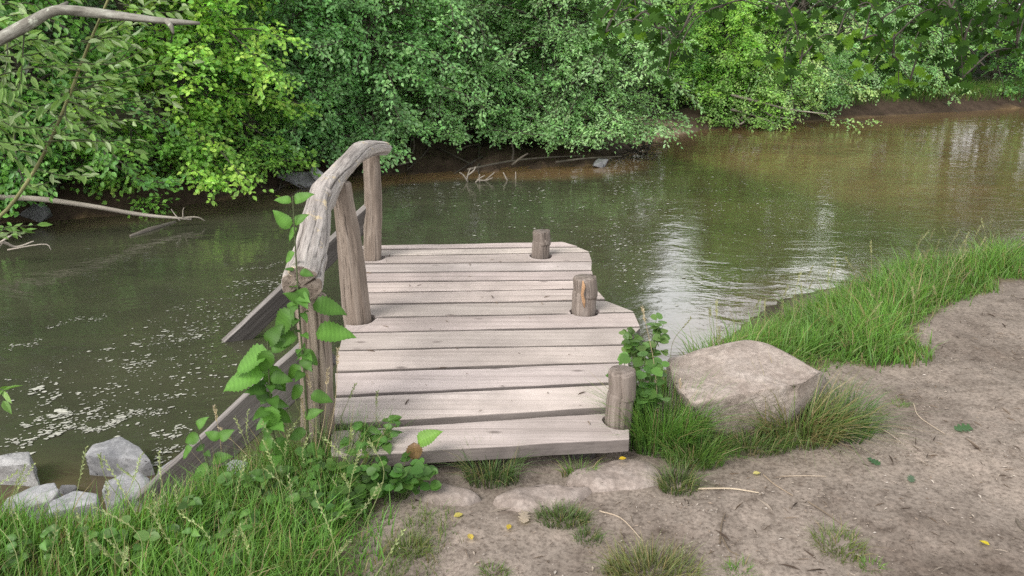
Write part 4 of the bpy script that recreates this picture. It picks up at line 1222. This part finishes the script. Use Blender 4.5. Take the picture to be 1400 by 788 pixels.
# trees standing further back
G_k = "tall trees standing back in the wood"
for (px, off, H, r, lab, pal) in [(30, 4.5, 8, .12, "tall tree in the wood behind the broad leaved bush", DRK), (330, 4.2, 8.5, .13, "tall tree in the wood behind the yellow green maple", DRK),
                             (470, 4.5, 9, .15, "tall tree in the wood behind the bluish green elder", DRK), (585, 4.0, 9, .16, "tall tree in the wood behind the grey green spreading tree", MID),
                             (683, 4.6, 9, .17, "dark tall tree in the wood left of the shaded gap", DRK), (715, 4.4, 7.5, .15, "dark trunked tree in the wood right of the shaded gap", DRK),
                             (1065, 5.5, 6.0, .16, "tree in the wood behind the yellow green hornbeam", MID), (1225, 6.5, 8, .18, "tree in the wood behind the silvery grey willow", DRK), (1135, 5.5, 6.0, .16, "slim tree in the wood behind the low grey green shrub", MID), (1400, 6, 8.5, .18, "tree in the wood at the right edge of the photo", MID), (1300, 7, 8.5, .18, "tree in the wood behind the grassy bank's right part", MID)]:
    _, c_ = make_tree("wood_tree", lab, bank(px, off), H, 2.8, pal, .11, 26, 16, 16, group=G_k, zlow=1.0, zmid=4, trunk_r=r, stems=1, dense=.06, elev=(.1, .8)); total += c_

# woodland mass behind
mb = MB(); n = 44000
pxs = rng.uniform(-500, 1900, n); offs = 5 + 14 * rng.uniform(0, 1, n) ** 1.2
pos = np.array([P(a, float(np.interp(a, fpx, fpy)), ZW) for a in pxs]); dd = norm(pos * [1, 1, 0]); pos = pos + dd * offs[:, None]
gzz = terrain(pos[:, :2], False)[0]
azx = np.degrees(np.arctan2(pos[:, 0], pos[:, 1]))
cap = 7.5 - 5.5 * np.exp(-((azx - 12.8) / 2.2) ** 2) - 4.5 * np.exp(-((azx - 22) / 1.6) ** 2)
pos[:, 2] = gzz + rng.uniform(0, 1, n) ** 1.3 * cap
lump = np.array([noise.noise(Vector(p * .45)) for p in pos]); keep = lump > -.18
pos = pos[keep]; n = len(pos); lump = lump[keep]
c = np.array([.045, .09, .028]) * rng.uniform(.5, 1.3, (n, 1)) * (1 + .6 * lump[:, None])
instances(mb, *LEAF, pos, rng.normal(0, 1, (n, 3)), np.array([0, -.6, .6]) + rng.normal(0, .5, (n, 3)), rng.uniform(.18, .46, n), c, 1.2)
tag(mb.build("woodland", M_leaf), kind="stuff")

# ground cover: grass on the far right bank
farg = []
for px in np.linspace(1090, 1700, 14):
    farg.append(bank(px, .75)[:2])
for px in np.linspace(1700, 1090, 14):
    farg.append(bank(px, 2.8)[:2])
q = scatter_poly(np.array(farg), 9000); z = terrain(q, False)[0]; n = len(q)
c = gcol(n, (.11, .22, .035)); mb = MB()
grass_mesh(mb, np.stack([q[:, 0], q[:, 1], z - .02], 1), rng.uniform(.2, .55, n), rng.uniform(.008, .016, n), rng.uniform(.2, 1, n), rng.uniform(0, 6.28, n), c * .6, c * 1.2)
tag(mb.build("far_bank_grass", M_grass), kind="stuff")

# ------------------------------------------------------------------ driftwood and sticks on the far side
def branch_thing(name, label, cat, pts, rad, mat, forks=(), group=None, seg=10, n=30, amp=.08, col=1.0):
    pts = [np.asarray(p) for p in pts]
    mb = MB(); tube(mb, catmull(pts, n), np.interp(np.linspace(0, 1, n), np.linspace(0, 1, len(rad)), rad), seg, col, knotty(rng.uniform(0, 50), amp))
    for fp, fr_ in forks:
        fp = [np.asarray(p) for p in fp]
        tube(mb, catmull(fp, 8), np.linspace(fr_, fr_ * .4, 8), 6, col)
    return tag(mb.build(name, mat, origin=pts[0], smooth=True), label, cat, group)
branch_thing("fallen_branch", "long pale bare branch sloping down into the water at the left", "branch",
             [PD(-60, 266, 8.6), PD(0, 270, 8.6), PD(60, 273, 8.65), PD(130, 283, 8.8), PD(195, 294, 9.0), PD(262, 300, 9.2)], [.034, .034, .03, .027, .023, .012], M_drift,
             [([PD(240, 299, 9.15), PD(268, 297, 9.2), PD(280, 302, 9.25)], .012), ([PD(246, 302, 9.1), PD(238, 292, 9.1), PD(234, 286, 9.1)], .008), ([PD(250, 298, 9.15), PD(250, 288, 9.15), PD(252, 284, 9.15)], .008)], col=.95)
branch_thing("sunken_log", "dim pale log lying just under the water near the fallen branch", "log",
             [P(178, 323, ZW + .005), P(205, 314, ZW + .012), P(240, 303, ZW + .004)], [.015, .03, .012], M_drift, col=.45)
G_d = "bare sticks poking out of the shallow water before the mud shelf"
def ztop(px, py, h):
    p = P(px, py, ZW - .03); return p
for k, (x, y, segs, lab) in enumerate([
    (640, 249, [[(640, 250), (634, 240), (628, 236)], [(638, 248), (640, 238), (643, 231)], [(640, 240), (648, 233), (650, 228)]], "forked pale stick in the shallows, leftmost of the group"),
    (655, 250, [[(650, 250), (656, 244), (663, 240)], [(656, 250), (655, 243), (656, 238)], [(652, 246), (664, 247), (674, 243)]], "low branching pale stick right of the forked stick"),
    (676, 247, [[(660, 250), (668, 243), (676, 236)]], "slanting stick in the middle of the shallows"),
    (695, 247, [[(694, 248), (690, 240), (688, 236)]], "curved thin stick in the shallows"),
    (706, 245, [[(705, 248), (705, 242), (705, 235)]], "upright thin stick, rightmost in the shallows")]):
    Y = P(x, y, ZW)[1]
    mb = MB()
    for sg in segs: tube(mb, catmull([PD(a_, b_, Y) for a_, b_ in sg], 6), np.linspace(.014, .007, 6), 6, .75)
    tag(mb.build("stick", M_drift, origin=PD(x, y, Y), smooth=True), lab, "stick", G_d)
G_q = "brushwood caught along the mud shelf"
for k, (pts, lab) in enumerate([([(545, 226), (590, 214), (640, 210), (690, 207)], "long dark brushwood stick lying along the mud shelf's left part"),
                                ([(640, 232), (690, 222), (740, 216), (800, 213)], "dark brushwood stick along the middle of the mud shelf"),
                                ([(760, 222), (800, 217), (850, 214)], "short brushwood stick near the mud shelf's right end"),
                                ([(560, 218), (566, 200), (564, 180)], "upright dead stem on the mud shelf behind the handrail's end"),
                                ([(700, 220), (702, 206), (698, 192)], "upright dead stem under the grey green tree"),
                                ([(700, 226), (712, 216), (722, 210)], "leaning dead stem beside the mud shelf's middle")]):
    W = []
    for (a_, b_) in pts:
        p = P(a_, b_, ZW + .12)
        W.append(p)
    if k >= 3:
        Y = W[0][1]; W = [PD(a_, b_, Y) for a_, b_ in pts]
    branch_thing("brushwood_stick", lab, "stick", W, [.022, .018, .010], M_bark, [], G_q, 6, 12, .1, 1.1)
# tangle at the sandbar's tip
mb = MB(); c = P(872, 206, ZW + .15)
for k in range(40):
    a = rng.uniform(0, 2 * math.pi); e = c + [math.cos(a) * rng.uniform(.2, .55), math.sin(a) * .3, rng.uniform(-.2, .45)]
    tube(mb, catmull([c + rng.normal(0, .12, 3), (c + e) / 2 + rng.normal(0, .08, 3), e], 6), np.linspace(.010, .004, 6), 4, .55)
tag(mb.build("brush_pile", M_bark, origin=c), "dark tangle of dead brush at the tip of the sandbar", "brush")
r_ = np.random.default_rng(5)
def crock(px, py, s, label, mat=M_grey, tint=1.0, z=ZW, seed=0):
    c = P(px, py, z); rr_ = np.random.default_rng(seed)
    pts = [c + rr_.normal(0, 1, 3) * [s, s * .7, s * .55] for _ in range(14)]
    rock("rock", pts, mat, label, "rock", "stones on the far bank", 2, .02, 4, .03, tint, seed)
crock(826, 224, .10, "small pale stone at the right end of the mud shelf", M_grey, .6, ZW + .05, 31)
crock(402, 243, .15, "larger grey stone under the dark bluish green bush", M_grey, .7, ZW + .15, 32)
crock(428, 240, .15, "pale angular stone right of the larger grey stone on the far bank", M_grey, .9, ZW + .2, 33)
crock(60, 296, .15, "mossy dark stone under the broad leaved bush", M_grey, .45, ZW + .1, 34)
# bleached branches in front of the pale bush
Yb = P(1040, 172, ZW)[1] - .7
mb = MB()
for pts in ([(1000, 150), (1030, 158), (1055, 168), (1062, 173)], [(1010, 166), (1018, 158), (1024, 140), (1030, 118)], [(1000, 130), (1040, 140), (1080, 150), (1130, 156)], [(1040, 150), (1060, 160), (1085, 163)], [(1002, 164), (1012, 170), (1024, 160)]):
    tube(mb, catmull([PD(a_, b_, Yb + rng.uniform(-.2, .3)) for a_, b_ in pts], 10), np.linspace(.035, .012, 10), 6, .8, cap=False)
tag(mb.build("dead_branch", M_drift, origin=PD(1020, 170, Yb), smooth=True), "grey bare branches trailing in the water below the pale flowering bush", "branch")

# ------------------------------------------------------------------ near left willow (stands outside the photo) with the lichen covered limb
base = np.array([-5.4, 4.6, ground_z(-5.4, 3.0)])
wl = empty("willow_tree", base, "willow with a lichen covered dead limb and hanging leafy shoots at the upper left", "tree")
mb = MB()
tube(mb, catmull([base - [0, 0, .4], base + [.1, 0, .8], base + [.0, .1, 2.2], base + [-.3, .2, 4.5]], 14), np.linspace(.17, .08, 14), 14, 1.0, knotty(4, .1))
mb.build("trunk", M_bark, wl, smooth=True)
mb = MB()
lp = catmull([base + [.05, 0, 1.3], PD(-120, 110, 4.6), PD(-20, 64, 4.5), PD(40, 32, 4.5), PD(76, 15, 4.5), PD(120, 17, 4.5), PD(180, 24, 4.5), PD(225, 29, 4.5), PD(273, 32, 4.5)], 50)
tube(mb, lp, np.interp(np.linspace(0, 1, 50), [0, .3, .5, .62, .8, .93, 1], [.045, .031, .026, .027, .019, .015, .007]), 24, 1.0, knotty(8, .2))
tube(mb, np.array([PD(228, 28, 4.5), PD(234, 36, 4.48), PD(237, 46, 4.47)]), [.018, .014, .006], 8, 1.1)
tube(mb, np.array([PD(76, 15, 4.5), PD(86, 8, 4.5), PD(93, 3, 4.52)]), [.02, .014, .006], 8, .7)
mb.build("dead_limb", M_lichen, wl, smooth=True)
mb = MB()
shoots = [[PD(-60, 330, 4.9), PD(0, 296, 4.9), PD(40, 245, 4.9), PD(70, 190, 4.9), PD(95, 130, 4.9), PD(122, 60, 4.85), PD(152, -10, 4.8), PD(170, -60, 4.8)]]
mbs = MB(); mb = MB()
for s_ in shoots: tube(mbs, catmull(s_, 30), np.linspace(.013, .006, 30), 8, (2.2, 2.5, 1.4), cap=False)
P_, D_, N_, S_, C_ = [], [], [], [], []
WIL = np.array([(.17, .29, .08), (.14, .26, .065), (.21, .33, .11), (.26, .34, .18)])
def shoot_twig(a, b, m, Y0):
    pts = catmull([a, (a + b) / 2 + rng.normal(0, .05, 3), b], 8)
    tube(mb, pts, np.linspace(.005, .0015, 8), 4, (.07, .08, .04), cap=False)
    t = np.linspace(.12, 1, m); i = np.clip(t * 7, 0, 6.99); k = i.astype(int); f = (i - k)[:, None]
    pp = pts[k] * (1 - f) + pts[k + 1] * f
    d0 = norm(b - a); sg = np.where(np.arange(m) % 2, 1., -1.)
    d = rotz(np.repeat(d0[None], m, 0), sg * rng.uniform(.4, .9, m)); d[:, 2] += rng.normal(-.35, .35, m)
    P_.append(pp); D_.append(d); N_.append(np.array([0, -.55, .8]) + rng.normal(0, .5, (m, 3))); S_.append(rng.uniform(.055, .10, m))
    C_.append(WIL[rng.integers(0, 4, m)] * rng.uniform(.8, 1.25, (m, 1)))
for (x0, y0, x1, y1) in [(-40, 90, 110, 120), (-40, 110, 90, 150), (-20, 60, 70, 80), (70, 190, 200, 160), (70, 190, 190, 200), (80, 150, 230, 120), (95, 130, 240, 150), (95, 120, 20, 170), (60, 200, -20, 180), (100, 110, 170, 70), (110, 80, 210, 60),
                         (-40, 130, 60, 190), (110, 100, 60, 60), (-30, 0, 60, 40), (-40, 30, 30, 10), (60, 0, 130, -10), (130, 40, 220, 5), (40, 240, 110, 230), (85, 140, 150, 185), (-40, 150, 30, 220), (120, 60, 190, 40), (150, 0, 250, 10),
                         (-30, 60, 90, 60), (-40, 100, 130, 95), (70, 180, 140, 140), (90, 130, 175, 125), (-20, 140, 90, 170), (100, 115, 260, 95), (20, 40, 10, 110), (-40, 180, 20, 165)]:
    for rep in range(2):
        Y = 4.85 + rng.uniform(-.35, .35)
        j = rng.uniform(-14, 14, 4)
        shoot_twig(PD(x0 + j[0], y0 + j[1], Y), PD(x1 + j[2], y1 + j[3], Y + rng.uniform(-.2, .2)), int(rng.integers(9, 16)), Y)
for (x0, y0, x1, y1) in [(-40, 330, 30, 318), (-40, 318, 50, 308), (-30, 340, 20, 322)]:
    shoot_twig(PD(x0, y0, 4.4), PD(x1, y1, 4.4), 8, 4.4)
for (x0, y0, x1, y1) in [(-60, 535, 6, 535), (-60, 560, 4, 548)]:
    shoot_twig(PD(x0, y0, 3.2), PD(x1, y1, 3.2), 7, 3.2)
mbs.build("shoot", M_bark, wl, smooth=True)
instances(mb, *LEAF, np.concatenate(P_), np.concatenate(D_), np.concatenate(N_), np.concatenate(S_), np.concatenate(C_), .62)
# the rest of the willow's crown, above and left of the picture
n = 1600
pos = base + np.array([-.4, .2, 3.6]) + rng.normal(0, 1, (n, 3)) * [1.1, 1.1, .9]
instances(mb, *LEAF, pos, rng.normal(0, 1, (n, 3)) + [0, 0, -.6], rng.normal(0, .6, (n, 3)) + [0, 0, 1], rng.uniform(.07, .12, n), WIL[rng.integers(0, 4, n)] * .9, .8)
mb.build("crown", M_leaf_gloss, wl)
branch_thing("driftwood", "bare forked driftwood twigs at the left edge of the photo above the water", "driftwood",
             [PD(-40, 350, 7.4), PD(0, 332, 7.5), PD(22, 338, 7.6), PD(46, 330, 7.6)], [.02, .016, .012, .006], M_drift,
             [([PD(0, 332, 7.5), PD(20, 320, 7.5), PD(30, 325, 7.5)], .012), ([PD(10, 342, 7.5), PD(60, 334, 7.6), PD(70, 342, 7.6)], .008), ([PD(-5, 345, 7.5), PD(10, 322, 7.5)], .01)], None, 8, 16)

# ------------------------------------------------------------------ oak on the right (trunk outside the photo) with branches hanging into the top of it
ob = np.array([5.6, 1.6, 0.0])
oak = empty("oak_tree", ob, "oak whose lobed leaf branches hang into the top right of the photo", "tree")
mb = MB()
tube(mb, catmull([ob - [0, 0, .3], ob + [0, 0, 1], ob + [.1, .1, 3], ob + [.0, .2, 6]], 16), np.linspace(.30, .16, 16), 18, 1.0, knotty(14, .12, (1, 3, 5), .1, .1))
limbs = [[ob + [0, .1, 2.4], [4.3, 3.2, 2.9], [3.0, 4.3, 2.75], [1.9, 4.7, 2.45], [.9, 4.8, 2.25]],
         [ob + [0, .1, 3.0], [4.6, 3.4, 3.1], [3.6, 4.9, 2.7], [2.6, 5.4, 2.3]],
         [ob + [0, .1, 2.7], [4.9, 3.0, 2.8], [4.2, 4.6, 2.5], [3.6, 5.3, 2.2]]]
lim = [catmull([np.array(p, float) for p in l], 24) for l in limbs]
for l in lim: tube(mb, l, np.linspace(.06, .012, 24), 8, 1.0, cap=False)
allp = np.concatenate([l[8:] for l in lim])
mbt = mb
P_, D_, N_, S_, C_ = [], [], [], [], []
OK = np.array([(.024, .062, .010), (.038, .09, .014), (.018, .046, .008), (.11, .22, .024)])
clusters = []; done = []
def cl(x, y, n_, sx, sy, bright=0):
    for _ in range(n_): clusters.append((x + rng.normal(0, sx), y + rng.normal(0, sy), bright))
cl(860, 20, 9, 28, 14); cl(905, 40, 8, 22, 16); cl(915, 75, 5, 9, 14); cl(822, 35, 5, 18, 10, .5); cl(965, 8, 4, 18, 8)
cl(1075, 15, 8, 25, 14); cl(1085, 60, 6, 12, 20, .2); cl(1070, 85, 3, 10, 8, .6); cl(1140, 20, 8, 30, 12, .2); cl(1165, 55, 6, 18, 12, .5); cl(1210, 15, 10, 30, 14)
cl(1225, 62, 7, 18, 14, .5); cl(1240, 95, 4, 16, 8, .8); cl(1280, 20, 12, 30, 18); cl(1290, 60, 8, 24, 16); cl(1320, 85, 4, 10, 10); cl(1345, 30, 12, 28, 20); cl(1385, 40, 9, 20, 25); cl(1395, 10, 8, 20, 10); cl(1440, 40, 10, 25, 25); cl(1180, 75, 3, 8, 8, .6)
for (x, y, br) in [c_ for c_ in clusters if rng.uniform() < .8]:
    Y = rng.uniform(4.4, 6.0)
    c = PD(x, y, Y)
    q_ = np.concatenate([allp, np.array(done)]) if done else allp
    a = q_[np.argmin(np.linalg.norm((q_ - c) * [1, 1, .8], axis=1))]; done.append(c)
    tw_ = catmull([a, (a + c) / 2 + [0, 0, .06], c], 8)
    tube(mbt, tw_, np.linspace(.006, .002, 8), 4, .8, cap=False)
    m = int(rng.integers(5, 9)); aa = rng.uniform(0, 2 * math.pi, m)
    d = np.stack([np.cos(aa), np.sin(aa), rng.normal(-.6, .5, m)], 1)
    P_.append(c + rng.normal(0, .05, (m, 3))); D_.append(d)
    N_.append(np.array([0, -.5, .6]) + rng.normal(0, .6, (m, 3))); S_.append(rng.uniform(.05, .088, m))
    pick = np.where(rng.uniform(0, 1, m) < .08 + br * .7, 3, rng.integers(0, 3, m))
    C_.append(OK[pick] * rng.uniform(.8, 1.2, (m, 1)))
n = 1500   # crown above the picture
pos = np.array([3.9, 3.6, 4.2]) + rng.normal(0, 1, (n, 3)) * [1.3, 1.1, .75]
el = (pos[:, 2] - 1.7) / np.maximum(pos[:, 1], .3); pos = pos[(el > .12)]
n = len(pos)
P_.append(pos); D_.append(rng.normal(0, 1, (n, 3))); N_.append(rng.normal(0, .5, (n, 3)) + [0, 0, 1]); S_.append(rng.uniform(.10, .16, n)); C_.append(OK[rng.integers(0, 3, n)])
mbt.build("trunk", M_bark, oak, smooth=True)
mb = MB(); instances(mb, *OAK, np.concatenate(P_), np.concatenate(D_), np.concatenate(N_), np.concatenate(S_), np.concatenate(C_), 1.15)
mb.build("crown", M_oak, oak)

# ------------------------------------------------------------------ light
SUN_EL, SUN_AZ = math.radians(44), math.radians(-140)     # azimuth measured from +Y towards +X : high, behind left
w = bpy.data.worlds.new("World"); scene.world = w; w.use_nodes = True
nt = w.node_tree; nt.nodes.clear()
wo = nt.nodes.new("ShaderNodeOutputWorld"); bg = nt.nodes.new("ShaderNodeBackground")
sky = nt.nodes.new("ShaderNodeTexSky"); sky.sky_type = 'NISHITA'; sky.sun_disc = False
sky.sun_elevation = SUN_EL; sky.sun_rotation = SUN_AZ; sky.air_density = 1.0; sky.dust_density = 4.0; sky.ozone_density = 1.0
hs = nt.nodes.new("ShaderNodeHueSaturation"); hs.inputs["Saturation"].default_value = .25; hs.inputs["Value"].default_value = 2.1
nt.links.new(sky.outputs[0], hs.inputs["Color"])
warm = mixc(nt, 1.0, hs.outputs[0], (1.03, 1.0, .97), 'MULTIPLY')
# thin bright cloud over the clear sky: brightest low down, darker overhead, broken by soft noise
tcw = nt.nodes.new("ShaderNodeTexCoord").outputs["Generated"]
sx = nt.nodes.new("ShaderNodeSeparateXYZ"); nt.links.new(tcw, sx.inputs[0])
cn = noise_n(nt, mapping(nt, tcw, (1, 1, 2.5)), 3.0, 5, .55)
cloud = ramp(nt, sx.outputs[2], [(0.0, (1, 1, 1)), (.40, (.92, .92, .93)), (.65, (.32, .32, .33)), (1.0, (.22, .22, .23))])
cloud = mixc(nt, 1.0, cloud, ramp(nt, cn, [(.3, (.75, .76, .78)), (.7, (1.15, 1.14, 1.12))]), 'MULTIPLY')
cloud = mixc(nt, 1.0, cloud, (20.0, 20.0, 20.2), 'MULTIPLY')
for (az_, el_, w0, w1, amp) in ((12.3, 21.5, 7.0, 3.0, 18.0), (22.5, 15.0, 6.0, 2.0, 34.0)):     # bright sky patches added out of view to make glints on the water
    a_, e_ = math.radians(az_), math.radians(el_)
    dt = nt.nodes.new("ShaderNodeVectorMath"); dt.operation = 'DOT_PRODUCT'
    nt.links.new(tcw, dt.inputs[0]); dt.inputs[1].default_value = (math.sin(a_) * math.cos(e_), math.cos(a_) * math.cos(e_), math.sin(e_))
    mr = nt.nodes.new("ShaderNodeMapRange"); mr.interpolation_type = 'SMOOTHSTEP'
    mr.inputs[1].default_value = math.cos(math.radians(w0)); mr.inputs[2].default_value = math.cos(math.radians(w1))
    mr.inputs[3].default_value = 0.0; mr.inputs[4].default_value = amp
    nt.links.new(dt.outputs["Value"], mr.inputs[0])
    cloud = mixc(nt, 1.0, cloud, mr.outputs[0], 'ADD')
allsky = mixc(nt, .62, warm, cloud)
nt.links.new(allsky, bg.inputs[0]); bg.inputs[1].default_value = 0.15
nt.links.new(bg.outputs[0], wo.inputs[0])
sl = bpy.data.lights.new("sun", 'SUN'); sl.energy = 2.6; sl.angle = math.radians(28); sl.color = (1, .95, .88)
so = bpy.data.objects.new("sun", sl); COL.objects.link(so)
sd = Vector((math.sin(SUN_AZ) * math.cos(SUN_EL), math.cos(SUN_AZ) * math.cos(SUN_EL), math.sin(SUN_EL)))
so.rotation_euler = sd.to_track_quat('Z', 'Y').to_euler(); so.location = (-3, -3, 9)

scene.render.engine = 'CYCLES'
scene.view_settings.view_transform = 'Standard'; scene.view_settings.look = 'None'; scene.view_settings.exposure = 0; scene.view_settings.gamma = 1
scene.cycles.use_denoising = False
scene.cycles.max_bounces = 8; scene.cycles.transparent_max_bounces = 8
scene.render.film_transparent = False
print("LEAVES", total)
